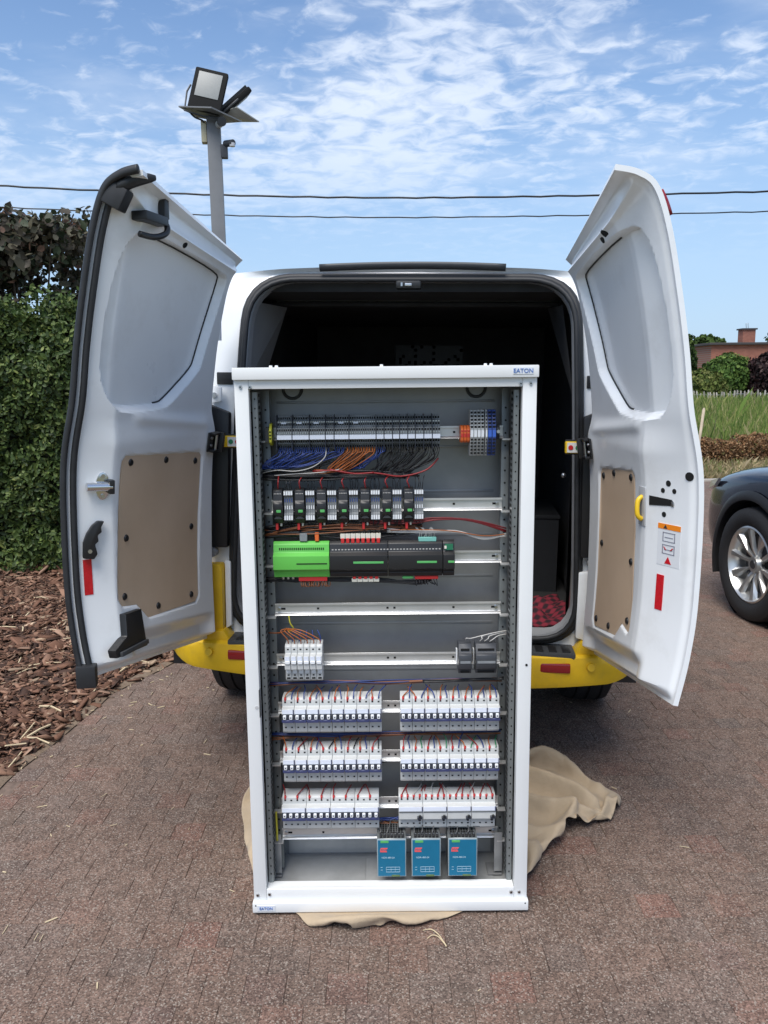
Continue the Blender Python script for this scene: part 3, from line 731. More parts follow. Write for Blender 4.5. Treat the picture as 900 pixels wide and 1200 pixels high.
def P3(q, dv): return (q.x, prof_v(q.y) + dv, q.y)
shell = MB()
rings = [[P3(q, .055) for q in LI], [P3(q, .055) for q in LM], [P3(LM[k].lerp(LO[k], .5), .045) for k in range(NR)], [P3(LM[k].lerp(LO[k], .9), .035) for k in range(NR)], [P3(q, .060) for q in LO]]
for dv in (.3, 1.0, 2.0, 2.7): rings.append([(q.x, dv + .12, q.y) for q in LO])
for y, kx, kz, zt in ((3.2, .99, 1, 1.91), (3.7, .97, .86, 1.62), (4.1, .95, .52, 1.13), (4.55, .92, .40, .95), (4.85, .80, .32, .80)):
    rings.append([(q.x * kx, y, min(zt, .42 + (q.y - .42) * kz + (0 if y < 3.3 else 0))) for q in LO])
shell.grid([list(r_) for r_ in zip(*rings)], True)
shell.build('body_shell', M_white, van, smooth=True, ang=35)
# windscreen and side glass
MB().add([(-.80, 3.28, 1.86), (.80, 3.28, 1.86), (.86, 4.0, 1.24), (-.86, 4.0, 1.24)], [(0, 1, 2, 3)]).build('windscreen', M_glass, van)
# reveal of the opening (inner sheet metal), lining
rv = MB(); R1 = angle_loop(open_loop(.010), NR); R2 = angle_loop(open_loop(-.018), NR); R3 = angle_loop(open_loop(-.004), NR)
rv.grid([list(r_) for r_ in zip([P3(q, .056) for q in R1], [P3(q, .062) for q in R2], [P3(q, .12) for q in R2], [P3(q, .125) for q in R3], [(q.x * 1.06, prof_v(q.y) + .20, q.y) for q in R3])], True)
rv.build('opening_reveal', M_intg, van, smooth=True, ang=30)
MB().tube([P3(q, .045) for q in angle_loop(open_loop(-.002), NR)], .015, 10, closed=True).build('door_seal', M_rubber, van, smooth='all')
MB().tube([P3(q, .030) for q in angle_loop(open_loop(-.012), NR)], .010, 8, closed=True).build('seal_lip', M_rubber, van, smooth='all')
# load compartment
MB().box(-.80, -.70, .22, 2.6, .56, 1.86).build('side_lining', M_int, van, bev=.02)
MB().box(.72, .80, .22, 2.6, .56, 1.86).build('side_lining', M_int, van, bev=.02)
MB().box(-.80, .80, .20, 2.6, 1.845, 1.89).build('headliner', M_int, van)
MB().add([(-.56, .21, 1.880), (.60, .21, 1.880), (.61, .62, 1.838), (-.57, .62, 1.838)], [(0, 1, 2, 3)]).build('headliner_lit_strip', mat('headliner_lit_grey', (.30, .31, .32), .6, var=.1), van)  # near part of the headliner, light from the opening painted as paler grey
MB().box(-.58, .60, .55, .62, 1.822, 1.838).build('roof_bow', M_int, van, bev=.006)
MB().box(-.80, .82, .06, 2.6, .50, .566).build('load_floor', M_floor, van)
# left rear pillar inside, skylight painted in as a paler grey
MB().add([(-.640, .17, .60), (-.628, .17, 1.45), (-.575, .21, 1.81), (-.53, .60, 1.82), (-.66, .62, 1.45), (-.69, .62, .60)], [(0, 1, 4, 5), (1, 2, 3, 4)]).build('pillar_panel', mat('pillar_lit_grey', (.27, .28, .29), .6, var=.1), van)
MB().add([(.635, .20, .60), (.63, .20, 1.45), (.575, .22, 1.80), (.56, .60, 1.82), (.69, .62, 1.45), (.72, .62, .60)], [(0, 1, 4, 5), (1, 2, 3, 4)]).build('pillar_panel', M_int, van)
for sgn, x in ((-1, -.617), (1, .648)):
    MB().box(x - .012, x + .012, .105, .125, .62, 1.05).build('pillar_strip', M_steel, van, bev=.002)
MB().tube(catmull([(-.575, .40, 1.72), (-.60, .41, 1.68), (-.615, .42, 1.55), (-.63, .42, 1.40)], 5), .006, 6).build('pillar_slot', M_hole, van)
# bulkhead with a lattice opening
bh = MB()
for (x0, x1, z0, z1) in ((-.8, -.20, .5, 1.89), (.22, .82, .5, 1.89), (-.2, .22, .5, 1.60), (-.2, .22, 1.735, 1.89)): bh.box(x0, x1, 2.30, 2.33, z0, z1)
bh.build('bulkhead', M_int, van)
lat = MB()
rl_ = random.Random(4)
for i in range(22):
    for j in range(7):
        if rl_.random() < (.93 if j > 2 else .66): lat.box(-.20 + i * .0191, -.20 + (i + 1) * .0191 + .001, 2.31 + .002 * rl_.random(), 2.318, 1.60 + j * .0193, 1.60 + (j + 1) * .0193 + .0005)
lat.build('bulkhead_lattice', M_black, van, kind='stuff')
# latch in the roof edge and dark strip above the opening
lt = MB().box(-.024, .064, .030, .075, 1.838, 1.866).build('roof_latch', M_black, van, bev=.008)
MB().box(.008, .032, .024, .034, 1.846, 1.856).build('latch_tongue', M_steel, lt, bev=.002)
MB().box(-.006, .0, .024, .034, 1.846, 1.858).build('latch_pin', M_steel, lt)
sp_ = [(-.31 + .67 * k / 20,   .135, 1.922 + .008 * (1 - ((k - 10) / 10) ** 2)) for k in range(21)]
MB().tube(sp_, .010, 8, ry=.016).build('roof_edge_strip', M_trim, van, smooth='all')
# small jamb parts between door and opening
for sgn in (-1, 1):
    cx = .0 if sgn < 0 else .03
    MB().box(sgn * .655 + cx - .03, sgn * .655 + cx + .03, .075, .10, 1.50, 1.545).build('striker_block', M_black, van, bev=.004)
    hp2 = MB().ext([(sgn * .66 + cx, 1.44), (sgn * .70 + cx, 1.43), (sgn * .715 + cx, 1.47), (sgn * .69 + cx, 1.50), (sgn * .66 + cx, 1.49)], 'y', .045, .065).build('hinge_plate', M_white, van, bev=.005)
    MB().cyl((sgn * .685 + cx, .040, 1.462), (sgn * .685 + cx, .048, 1.462), .010, n=12).build('hinge_bolt', M_steel, hp2, smooth=True)
    MB().ext([(sgn * .640 + cx * .4, .90), (sgn * .79, .90), (sgn * .79, 1.40), (sgn * .73, 1.44), (sgn * .622 + cx * .6, 1.40)], 'y', .010, .050).build('jamb_trim', M_black, van, bev=.008)
    MB().cyl((sgn * .695, -.004, .882), (sgn * .695, .03, .882), .016, .018, 14).build('jamb_stop', M_intg, van, smooth=True)
    lamp = [(sgn * .80, -.02, .84), (sgn * .93, .03, .84), (sgn * .955, .12, .9), (sgn * .955, .12, 1.22), (sgn * .92, .05, 1.28), (sgn * .80, .01, 1.26)]
    MB().add(lamp + [(x, y + .06, z) for x, y, z in lamp], [tuple(range(6)), tuple(range(6, 12))[::-1]] + [(i, (i + 1) % 6, 6 + (i + 1) % 6, 6 + i) for i in range(6)]).build('tail_lamp', M_redlens, van, bev=.008)
# door check straps: yellow sleeves with red and green marks
for sgn, x0, x1 in ((-1, -.648, -.555), (1, .575, .650)):
    st = MB().box(x0, x1, -.045, -.018, 1.280, 1.320).build('check_strap', M_yel, van, bev=.003)
    MB().box(min(x0, x1) - (.06 if sgn < 0 else 0), max(x0, x1) + (.06 if sgn > 0 else 0), -.030, -.024, 1.274, 1.326).build('strap_arm', M_black, van, bev=.002)
    mid = (x0 + x1) / 2 + (.012 if sgn < 0 else -.008)
    MB().box(mid - .024, mid + .024, -.0468, -.0455, 1.283, 1.317).build('strap_mark', mat('strap_white', (.7, .7, .68), .5), st)
    for k, mm in ((-1, M_wiren if sgn < 0 else M_red), (1, M_red if sgn < 0 else M_wiren)):
        MB().cyl((mid + k * .012, -.0485, 1.300), (mid + k * .012, -.047, 1.300), .0085, n=12).build('strap_symbol', mm, st)
# bumper, corner trims, step
def bump_path(k): 
    u = -1 + 2 * k; x = .955 * u
    y = -.075 + .055 * abs(u) ** 2.2 + .42 * max(0, abs(u) - .80) ** 1.6 / .2 ** 1.6 * .55
    return x, y
bpz = []
for k in np.linspace(0, 1, 61):
    x, y = bump_path(k); u = abs(2 * k - 1); lo = .415 + .055 * u ** 3; hi = .548 + .012 * u ** 2
    bpz.append([(x * .97, y + .16, lo - .01), (x, y + .04, lo - .004), (x, y + .006, lo + .006), (x, y, lo + .024), (x, y, hi - .030), (x, y + .003, hi - .008), (x, y + .014, hi), (x * .985, y + .16, hi + .006)])
bumper = MB().grid(bpz).build('rear_bumper', M_yellow, van, smooth=True, ang=45)
for sgn in (-1, 1):
    cx = sgn * .572; MB().box(cx - .056, cx + .056, -.078 + .055 * .3, -.045 + .055 * .3, .490, .527).build('bumper_reflector', M_redlens, bumper, bev=.008)
    MB().cyl((sgn * .70, -.060, .517), (sgn * .70, -.044, .515), .014, .016, 18).build('parking_sensor', M_yellow, bumper, smooth=True)
    e0 = .655 if sgn < 0 else .712
    tr = MB().ext([(sgn * e0, .545), (sgn * .86, .555), (sgn * .90, .70), (sgn * .86, .825), (sgn * (e0 + .01), .840), (sgn * e0, .82)], 'y', -.012, .05)
    tr.build('corner_trim', M_yellow, van, bev=.008)
    tr2 = MB().ext([(sgn * .640 + .01, .60), (sgn * (e0 - .002), .585), (sgn * (e0 - .002), .85), (sgn * .640 + .01, .845)], 'y', .015, .05)
    tr2.build('pillar_foot', M_white, van, bev=.006)
    MB().ext([(sgn * .63 + .01, .548), (sgn * .715, .553), (sgn * .712, .585), (sgn * .66 + .01, .592)], 'y', -.03, .05).build('corner_sill', M_yellow, van, bev=.004)
st_ = MB().box(-.630, .645, -.050, .09, .530, .562)
st_.build('bumper_step', M_trim, van, bev=.006)
tread = MB()
for k in range(26): tread.box(-.60 + k * .048, -.60 + k * .048 + .028, -.040, .03, .562, .5655)
tread.build('step_tread', M_black, van, bev=.002, kind='stuff')
MB().box(-.66, .66, .30, 4.4, .30, .50).build('underbody', M_black, van)
MB().box(-.90, .90, .12, .36, .40, .50).build('bumper_carrier', M_black, van)
# wheels
def wheel(parent, cx, cy, cz, r_, w, side, spokes=10, rimm=M_alloy, rot=0, name='wheel'):
    """axle along X, outer face towards side"""
    e = bpy.data.objects.new(name, None); COL.objects.link(e); e.parent = parent; e.location = (cx, cy, cz); e.empty_display_size = .1
    h = w / 2; rr = r_ * .66
    ty = MB().lathe([(-h * .80, rr), (-h, rr + .03), (-h, r_ - .035), (-h * .86, r_ - .010), (-h * .56, r_), (-h * .53, r_ - .007), (-h * .47, r_ - .007), (-h * .44, r_), (-h * .06, r_ + .001), (-h * .03, r_ - .007), (h * .03, r_ - .007), (h * .06, r_ + .001), (h * .44, r_), (h * .47, r_ - .007), (h * .53, r_ - .007), (h * .56, r_), (h * .86, r_ - .010), (h, r_ - .035), (h, rr + .03), (h * .80, rr), (h * .6, rr - .02)], 'x', 48)
    ty.build('tyre', M_tyre, e, smooth=True, ang=40)
    s_ = side
    rim = MB().lathe([(s_ * h * .86, rr + .004), (s_ * h * .90, rr - .006), (s_ * h * .74, rr - .018), (s_ * h * .1, rr - .045), (-s_ * h * .6, rr - .03)], 'x', 48)
    rim.build('rim', rimm, e, smooth=True, ang=35)
    MB().lathe([(s_ * h * .02, .001), (s_ * h * .02, rr - .04)], 'x', 40).build('brake_backing', M_alloyd, e)
    for k in range(spokes):
        a = 2 * PI * k / spokes + rot; ca, sa = math.cos(a), math.sin(a); b = MB()
        wi, wo_ = (.020, .030) if spokes < 9 else (.016, .026)
        if spokes >= 10 and k % 2: wi, wo_ = .012, .034
        pr = [(.045, wi, s_ * h * .42), (.10, wi * .9, s_ * h * .62), (rr * .72, wo_ * .8, s_ * h * .72), (rr - .012, wo_, s_ * h * .78)]
        vs_ = []
        for rad, hw_, x in pr:
            for dx, sc in ((0, .55), (-s_ * .022, 1.0)):
                for sg_ in (-1, 1):
                    tx = rad * ca - sg_ * hw_ * sc * sa; tz = rad * sa + sg_ * hw_ * sc * ca; vs_.append((x + dx, tx, tz))
        fs = []
        for i in range(3):
            o_ = i * 4; n_ = o_ + 4; fs += [(o_, o_ + 1, n_ + 1, n_), (o_ + 2, n_ + 2, n_ + 3, o_ + 3), (o_, n_, n_ + 2, o_ + 2), (o_ + 1, o_ + 3, n_ + 3, n_ + 1)]
        fs += [(0, 2, 3, 1), (12, 13, 15, 14)]
        b.add(vs_, fs).build('spoke', rimm, e)
    MB().cyl((s_ * h * .40, 0, 0), (s_ * h * .62, 0, 0), .058, .048, 24).build('hub', rimm, e, smooth=True)
    MB().cyl((s_ * h * .60, 0, 0), (s_ * h * .65, 0, 0), .030, .026, 20).build('hub_cap', M_alloyd, e, smooth=True)
    return e
for sgn in (-1, 1):
    for cy in (.96, 3.80): wheel(van, sgn * .825, cy, .335 + .02 * sgn * .825, .335, .22, sgn, 8)

# ------------------------------------------------------------------ the electrical cabinet (x from its centre, y behind its front, z up)
CX, CY = .0073, 2.136
def CW(x, y, z): return (x + CX, y + CY, z)
cab = thing('distribution_cabinet', 'tall open white electrical cabinet standing on beige cloth behind the van', 'cabinet', (CX, CY, 0))
D_ = .232
MB().box(-.3975, .3975, -.012, D_ + .004, 1.527, 1.5585).build('top_cap', M_cab, cab, bev=.003)
MB().box(-.3975, .3975, -.014, D_ + .004, .010, .040).build('base_cap', M_cab, cab, bev=.003)
for sgn in (-1, 1):
    st = MB().box(sgn * .376 - .0185, sgn * .376 + .0185, 0, .012, .0402, 1.5268).build('front_stile', M_cab, cab, bev=.002)
    MB().box(sgn * .3585 - (.0012 if sgn < 0 else .0), sgn * .3585 + (.0012 if sgn > 0 else 0), .0122, .032, .0405, 1.5265).build('stile_return', M_cab, st)
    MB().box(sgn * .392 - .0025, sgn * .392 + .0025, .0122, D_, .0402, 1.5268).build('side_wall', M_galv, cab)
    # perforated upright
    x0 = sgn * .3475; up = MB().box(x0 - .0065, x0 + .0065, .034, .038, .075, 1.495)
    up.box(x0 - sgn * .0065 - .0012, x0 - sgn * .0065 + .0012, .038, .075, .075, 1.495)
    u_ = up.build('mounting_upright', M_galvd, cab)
    hl = MB()
    for k in range(56): z = .10 + k * .025; hl.box(x0 - .0018, x0 + .0018, .0332, .0345, z, z + .004)
    hl.build('upright_perforation', M_hole, u_, kind='stuff')
    sl_ = MB()
    xx = x0 - sgn * .0080
    for k in range(88): z = .09 + k * .016; sl_.box(xx - .0006, xx + .0006, .044, .068, z, z + .008)
    sl_.build('upright_slot', M_hole, u_, kind='stuff')
    # deep side channel carrying the rails
    ch = MB().box(sgn * .333 - .011, sgn * .333 + .011, .128, .150, .06, 1.50).build('rail_carrier', M_galvd, cab, bev=.002)
    hl = MB()
    for k in range(40): z = .08 + k * .035; hl.cyl((sgn * .333, .1265, z), (sgn * .333, .1285, z), .003, n=6)
    hl.build('carrier_hole', M_hole, ch, kind='stuff')
MB().box(-.3572, .3572, .0006, .0126, 1.5035, 1.5268).build('top_rail', M_cab, cab, bev=.0015)
MB().box(-.3572, .3572, .0006, .0126, .0402, .074).build('bottom_rail', M_cab, cab, bev=.0015)
MB().box(-.3570, .3570, .0128, .040, .0715, .0740).build('sill_return', M_cab, cab)
MB().box(-.3570, .3570, .0128, .034, 1.5035, 1.506).build('head_return', M_cab, cab)
bk = MB().box(-.389, .389, D_ - .004, D_ - .001, .0402, 1.5268).build('back_panel', M_galv, cab)
for z in (1.462, 1.33, 1.20, 1.07, .945, .80, .655): MB().box(-.315, .315, D_ - .0062, D_ - .0042, z - .0035, z + .0035).build('back_panel_rib', M_galv, bk, bev=.0018)
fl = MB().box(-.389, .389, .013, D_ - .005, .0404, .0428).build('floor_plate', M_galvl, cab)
for x0, x1 in ((-.30, -.075), (-.070, .155), (.16, .31)): MB().box(x0, x1, .05, .20, .043, .0452).build('gland_plate', M_galvl, fl, bev=.001)
# round knock-outs and lifting eyes
for x in (-.268, .262):
    MB().lathe([(D_ - .006, .022), (D_ - .012, .024), (D_ - .012, .030), (D_ - .006, .031)], 'y', 28, (x, 0, 1.500)).build('knockout_ring', M_black, cab, smooth=True)
MB().lathe([(D_ - .009, .016), (D_ - .013, .018), (D_ - .013, .024), (D_ - .009, .025)], 'y', 28, (-.255, 0, .125)).build('knockout_ring', M_galvd, cab, smooth=True)
MB().box(-.318, .318, D_ - .0085, D_ - .0065, .050, .165).build('lower_back_plate', M_galvl, cab)  # pale plate added; its tone also paints in light reflected by the floor
for x in (-.30, -.285, -.01, .262, .277): MB().cyl((x, .02, 1.5588), (x, .02, 1.5640), .005, .004, 10).build('cap_screw', M_cab, cab, smooth=True)
for x, z, y in ((-.378, 1.509, 0), (-.353, 1.5085, .0006), (.378, 1.5115, 0), (.352, 1.511, .0006), (-.383, .058, 0), (-.349, .060, .0006), (.372, .060, .0006), (.349, .0605, 0)):
    sc = MB().cyl((x, y - .004, z), (x, y + .001, z), .0042, .0055, 12).build('frame_screw', M_steel, cab, smooth=True)
    MB().cyl((x, y - .0046, z), (x, y - .0038, z), .0022, n=6).build('screw_socket', M_hole, sc)
for x in (-.388, .388): MB().cyl((x, -.0146, .033), (x, -.0135, .033), .0022, n=8).build('cap_hole', M_hole, cab)
MB().box(-.359, -.3565, -.001, .014, .60, .68).build('door_catch', M_trim, cab)
MB().cyl((-.366, -.0012, .629), (-.366, .0006, .629), .005, n=12).build('door_bumper', mat('clear_bumper', (.5, .5, .5), .3), cab)
MB().cyl((.381, -.0012, .745), (.381, .0006, .745), .0035, n=12).build('door_hole', M_hole, cab)
for x, z, s_ in ((.356, 1.5435, .0155), (-.358, .0245, .0115)):
    pl = MB().box(x - .026, x + .026, -.0155 if z < 1 else -.0135, -.012, z - .008, z + .009).build('maker_badge', mat('badge_white', (.68, .71, .75), .4), cab)
    t_ = text_mesh('EATON', s_, M_inkb, 'badge_lettering'); inst('badge_lettering', t_, pl, (x, -.0162 if z < 1 else -.0142, z))
# DIN rails
RAILZ = [1.379, 1.177, 1.026, .876, .726, .579, .426, .277, .178]
hat = [(.1164, -.0175), (.120, -.0125), (.1262, -.0125), (.1262, .0125), (.120, .0125), (.120, .0175), (.1186, .0175), (.1186, .0112), (.1248, .0112), (.1248, -.0112), (.1186, -.0112), (.1150, -.0175)]  # bright lower flange is put into the shape: tilted outward to catch the sky
hat_me = MB().ext(hat, 'x', -.3235, .3255).mesh('din_rail', M_rail, bev=.0004, seg=1)
slot_me = MB().box(-.009, .009, .1242, .1249, -.0028, .0028).mesh('rail_slot', M_hole)
for z in RAILZ:
    rl = inst('din_rail', hat_me, cab, (0, 0, z))
    for x in (-.30, -.20, .0, .02, .19, .305): inst('rail_slot', slot_me, rl, (x, 0, 0)).scale = (.35 if abs(x) < .25 else .7, 1, 1)
    for sgn in (-1, 1):
        MB().box(sgn * .333 - .012, sgn * .333 + .014, .100, .118, z - .022, z - .018).build('rail_bracket', M_rail, rl, loc=(0, 0, -z))
        MB().cyl((sgn * .312, .118, z), (sgn * .312, .1247, z), .0045, n=10).build('rail_screw', M_steel, rl, loc=(0, 0, -z))

# ------------------------------------------------------------------ breakers
def nose(u, dz=0):      # side profile (y, z): stepped nose
    return [(.116, -.059), (.116, .049), (.078, .049), (.070, .043), (.070, .024), (.052, .021), (.052, -.0185), (.070, -.0215), (.070, -.052), (.075, -.059)]
def make_breaker(w, poles, style):
    e = thing('circuit_breaker', '', 'circuit breaker')
    MB().ext(nose(0), 'x', .0004, w - .0004).build('housing', M_pl, e, bev=.0009, seg=1)
    pw = w / poles
    lab = MB().box(.0014, w - .0036, .0510, .0522, .0080, .0200).build('label_window', M_lab, e)
    MB().box(w - .0032, w - .0010, .0506, .0522, .0068, .0204).build('label_divider', M_navy, e)
    ho = MB(); lo = MB()
    for k in range(poles):
        xc = (k + .5) * pw
        ho.box(xc - .0026, xc + .0026, .0694, .0702, .0335, .0375)
        lo.box(xc - .0026, xc + .0026, .0694, .0702, -.0425, -.0385)
        if style == 'toggle':
            MB().box(xc - .0044, xc + .0044, .0445, .0520, -.0070, .0052).build('toggle', M_plw, e, bev=.001, seg=1)
            MB().box(xc - .0016, xc + .0016, .0441, .0446, -.0030, .0008).build('toggle_mark', M_navyd, e)
    ho.build('upper_terminal', M_hole, e, kind='stuff'); lo.build('lower_terminal', M_hole, e, kind='stuff')
    for k in {('toggle', 2): [0], ('toggle', 4): [0, 2], ('rcd', 4): [0, 1, 2, 3]}.get((style, poles), []):
        MB().tube([((k + .5) * pw, .0725, .038), ((k + .5) * pw + .0004, .069, .050)], .0034, 6).build('ferrule', M_redc, e, smooth='all')
    if style == 'toggle':
        MB().box(.0008, w - .0008, .0500, .0522, -.0085, .0062).build('toggle_recess', M_navyd, e)
        MB().box(.0006, w - .0006, .0460, .0522, -.0172, -.0092).build('toggle_bar', M_navy, e, bev=.0012, seg=1)
        MB().box(.002, w - .002, .0693, .0702, -.0262, -.0232).build('print_line', mat('faint_blue_print', (.36, .38, .46), .5), e)
    else:
        xc = w - .0095
        MB().box(xc - .0075, xc + .0075, .0440, .0522, -.0150, -.0070).build('toggle', M_navyd, e, bev=.0015, seg=1)
        MB().box(xc - .0035, xc + .0035, .0400, .0445, -.0085, .0005).build('toggle_lever', M_black, e, bev=.0015, seg=1)
        MB().box(.001, w - .001, .0505, .0522, .0035, .0052).build('front_ridge', M_trim, e)
        MB().cyl((xc, .0675, -.0300), (xc, .0705, -.0300), .0040, n=12).build('test_button', M_navyd, e, smooth=True)
        MB().box(.006, .026, .0693, .0702, -.0530, -.0515).build('print_line', M_ink, e)
    return e
M2 = .0357; M4 = .0708
p2, p4, pr = make_breaker(M2, 2, 'toggle'), make_breaker(M4, 4, 'toggle'), make_breaker(M4, 4, 'rcd')
p1 = make_breaker(.0178, 1, 'single'); 
eat = text_mesh('EATON', .0062, M_ink, 'print_lettering', .0002)
used = set()
def place(proto, x, z, label, group):
    if proto.name not in used: used.add(proto.name); o = proto
    else: o = copy_tree(proto)
    o.location = CW(x, 0, z); return tag(o, label, 'circuit breaker', group)
for nm, x0, z, lab in (('upper left', -.305, .579, 'upper left'), ('upper right', .0329, .579, 'upper right'), ('middle left', -.3065, .426, 'middle left'), ('middle right', .0326, .426, 'middle right')):
    for k in range(8):
        o = place(p2, x0 + k * M2, z, '%s two-pole breaker from the left in the %s breaker row' % (ORD[k].capitalize(), lab), '%s breaker row' % lab)
        if k == 1 and 'right' in nm: inst('print_lettering', eat, o, (.016, .0690, -.0545))
for k in range(4):
    place(p4, -.3135 + k * M4, .277, '%s four-pole breaker from the left in the lowest left row' % ORD[k].capitalize(), 'lowest left breaker row')
    place(pr, .0268 + k * M4, .277, '%s wide white breaker with one dark toggle in the lowest right row' % ORD[k].capitalize(), 'lowest right breaker row')
# six slim modules on the fifth rail: rework the single-pole prototype
for ch in list(p1.children):
    if ch.name.split('.')[0] in ('toggle', 'toggle_lever', 'test_button', 'print_line', 'front_ridge', 'label_divider'): bpy.data.objects.remove(ch)
MB().box(.0018, .0160, .0480, .0522, -.0015, .0075).build('toggle', M_plw, p1, bev=.0012, seg=1)
MB().box(.0160, .0172, .0500, .0522, -.0015, .0075).build('toggle_gap', M_trim, p1)
MB().box(.003, .015, .0690, .0702, -.0345, -.0250).build('fuse_cover', M_plw, p1, bev=.001, seg=1)
MB().box(.004, .014, .0690, .0702, -.0520, -.0475).build('lower_slot', M_hole, p1)
for k in range(6):
    o = place(p1, -.2925 + k * .0178, .737, '%s slim white module from the left in the block of six' % ORD[k].capitalize(), 'block of six slim modules')

# ------------------------------------------------------------------ top terminal strip
ts = thing('terminal_strip', 'long grey multi-level terminal strip with white markers along the top rail', 'terminal strip', CW(-.298, 0, 1.379))
tprof = [(.1178, -.040), (.1178, .050), (.105, .050), (.105, .036), (.090, .036), (.090, .018), (.072, .018), (.072, -.013), (.088, -.013), (.088, -.026), (.102, -.026), (.102, -.040)]
bpx = [323, 341.4, 361.6, 380.6, 391, 408.6, 440.6, 450, 460, 468.4, 478, 487, 497, 507, 517]
for a, b_ in zip(bpx, bpx[1:]):
    xa, xb = (a - 323) * .0023, (b_ - 323) * .0023; n = max(1, round((xb - xa - .0016) / .0062)); w = (xb - xa - .0016) / n
    g = MB(); ent = MB(); tops = MB()
    for k in range(n):
        x = xa + .0016 + k * w; g.ext(tprof, 'x', x + .0004, x + w - .0004)
        for (y, z) in ((.1045, .043), (.0895, .027), (.0715, .0125), (.0875, -.0195), (.1015, -.034)): ent.box(x + .0014, x + w - .0014, y - .0002, y + .001, z - .0028, z + .0028)
        for (y, z) in ((.0895, .0335), (.0715, .0045)): tops.box(x + .0012, x + w - .0012, y - .0004, y + .0005, z - .0012, z + .0012)
    gp = g.build('terminal_block', M_tb, ts, kind='stuff')
    ent.build('wire_entry', M_hole, gp, kind='stuff'); tops.build('clamp_screw', M_steel, gp, kind='stuff')
    MB().box(xa, xa + .0013, .068, .1178, -.042, .053).build('end_plate', M_navyd, ts)
    MB().box(xa + .002, xb - .0005, .0690, .0716, -.0128, -.0012).build('marker_strip', M_lab, gp)
    if (xb - xa) > .03: MB().box(xa + .012, xa + .026, .0868, .0878, .0285, .0330).build('paper_marker', M_lab, gp)
y_ = thing('earth_terminal', 'yellow and green earth terminal at the left end of top rail', 'terminal', CW(-.318, 0, 1.379))
MB().ext([(.1175, -.03), (.1175, .03), (.09, .03), (.072, .012), (.072, -.02), (.09, -.03)], 'x', .0, .007).build('housing', M_yg, y_, bev=.0008, seg=1)
MB().ext([(.1175, -.02), (.1175, .02), (.08, .02), (.08, -.02)], 'x', -.012, -.001).build('end_clamp', M_trim, y_, bev=.001, seg=1)
for k in range(3): MB().box(.001, .006, .0712, .0722, -.012 + k * .009, -.008 + k * .009).build('screw', M_hole, y_)
for k in range(3):
    o = thing('orange_terminal', 'orange terminal with orange wires, %s of the three on the top rail' % ['left', 'middle', 'right'][k], 'terminal', CW(.2035 + k * .0085, 0, 1.379), 'orange terminals')
    MB().ext([(.1178, -.026), (.1178, .020), (.085, .020), (.072, .010), (.072, -.020), (.08, -.026)], 'x', .0004, .0078).build('housing', M_orange, o, bev=.0006, seg=1)
    MB().box(.001, .007, .0712, .0725, -.011, -.001).build('clamp_window', M_redc, o)
    MB().box(.001, .007, .0712, .0725, .004, .0075).build('wire_entry', M_redc, o)
tb4 = [(.1178, -.062), (.1178, .062), (.080, .062), (.0655, .010), (.0655, -.012), (.080, -.062)]
for k, (x, w, m_, lab, nmx) in enumerate(((.2285, .0094, M_tb, 'left one of the four tall grey terminal blocks on top rail', 'tall_terminal'), (.2382, .0094, M_tb, 'second of the four tall grey terminal blocks on top rail', 'tall_terminal'),
                                  (.2479, .0094, M_tb, 'third of the four tall grey terminal blocks on top rail', 'tall_terminal'), (.2576, .0094, M_tb, 'fourth of the four tall grey terminal blocks on top rail', 'tall_terminal'),
                                  (.2695, .0062, M_tb, 'lone slim grey terminal block beside the blue ones', 'tall_terminal'), (.2765, .0108, M_bluet, 'left blue tall terminal block at right of top rail', 'blue_terminal'), (.2880, .0108, M_bluet, 'right blue tall terminal block at right of top rail', 'blue_terminal'))):
    o = thing(nmx, lab[0].upper() + lab[1:], 'terminal', CW(x, 0, 1.379), 'tall terminal blocks on the top rail')
    MB().ext(tb4, 'x', .0003, w - .0003).build('housing', mat('pale_grey_terminal', (.40, .41, .40), .5) if m_ is M_tb else M_blued, o, bev=.0005, seg=1)
    hb = MB()
    for j in range(5):
        for s_ in (1, -1):
            z = s_ * (.017 + j * .0095); yy = .080 - (.0145) * (1 - (abs(z) - .011) / .051); hb.box(.0016, w - .0016, yy - .0012, yy + .002, z - .0028, z + .0028)
    hb.build('wire_entry', M_hole, o, kind='stuff')
    MB().box(.0008, w - .0008, .0643, .0657, -.010, .008).build('marker', M_plw if m_ is M_tb else M_bluet, o)
ec = thing('end_clamp', 'metal end clamp with dark screw at the right end of top rail', 'clamp', CW(.302, 0, 1.379))
MB().ext([(.118, -.018), (.118, .02), (.095, .02), (.085, .01), (.095, -.018)], 'x', 0, .010).build('body', M_trim, ec, bev=.001, seg=1)
MB().cyl((.005, .080, .003), (.005, .092, .003), .005, n=10).build('screw', M_steel, ec, smooth=True)

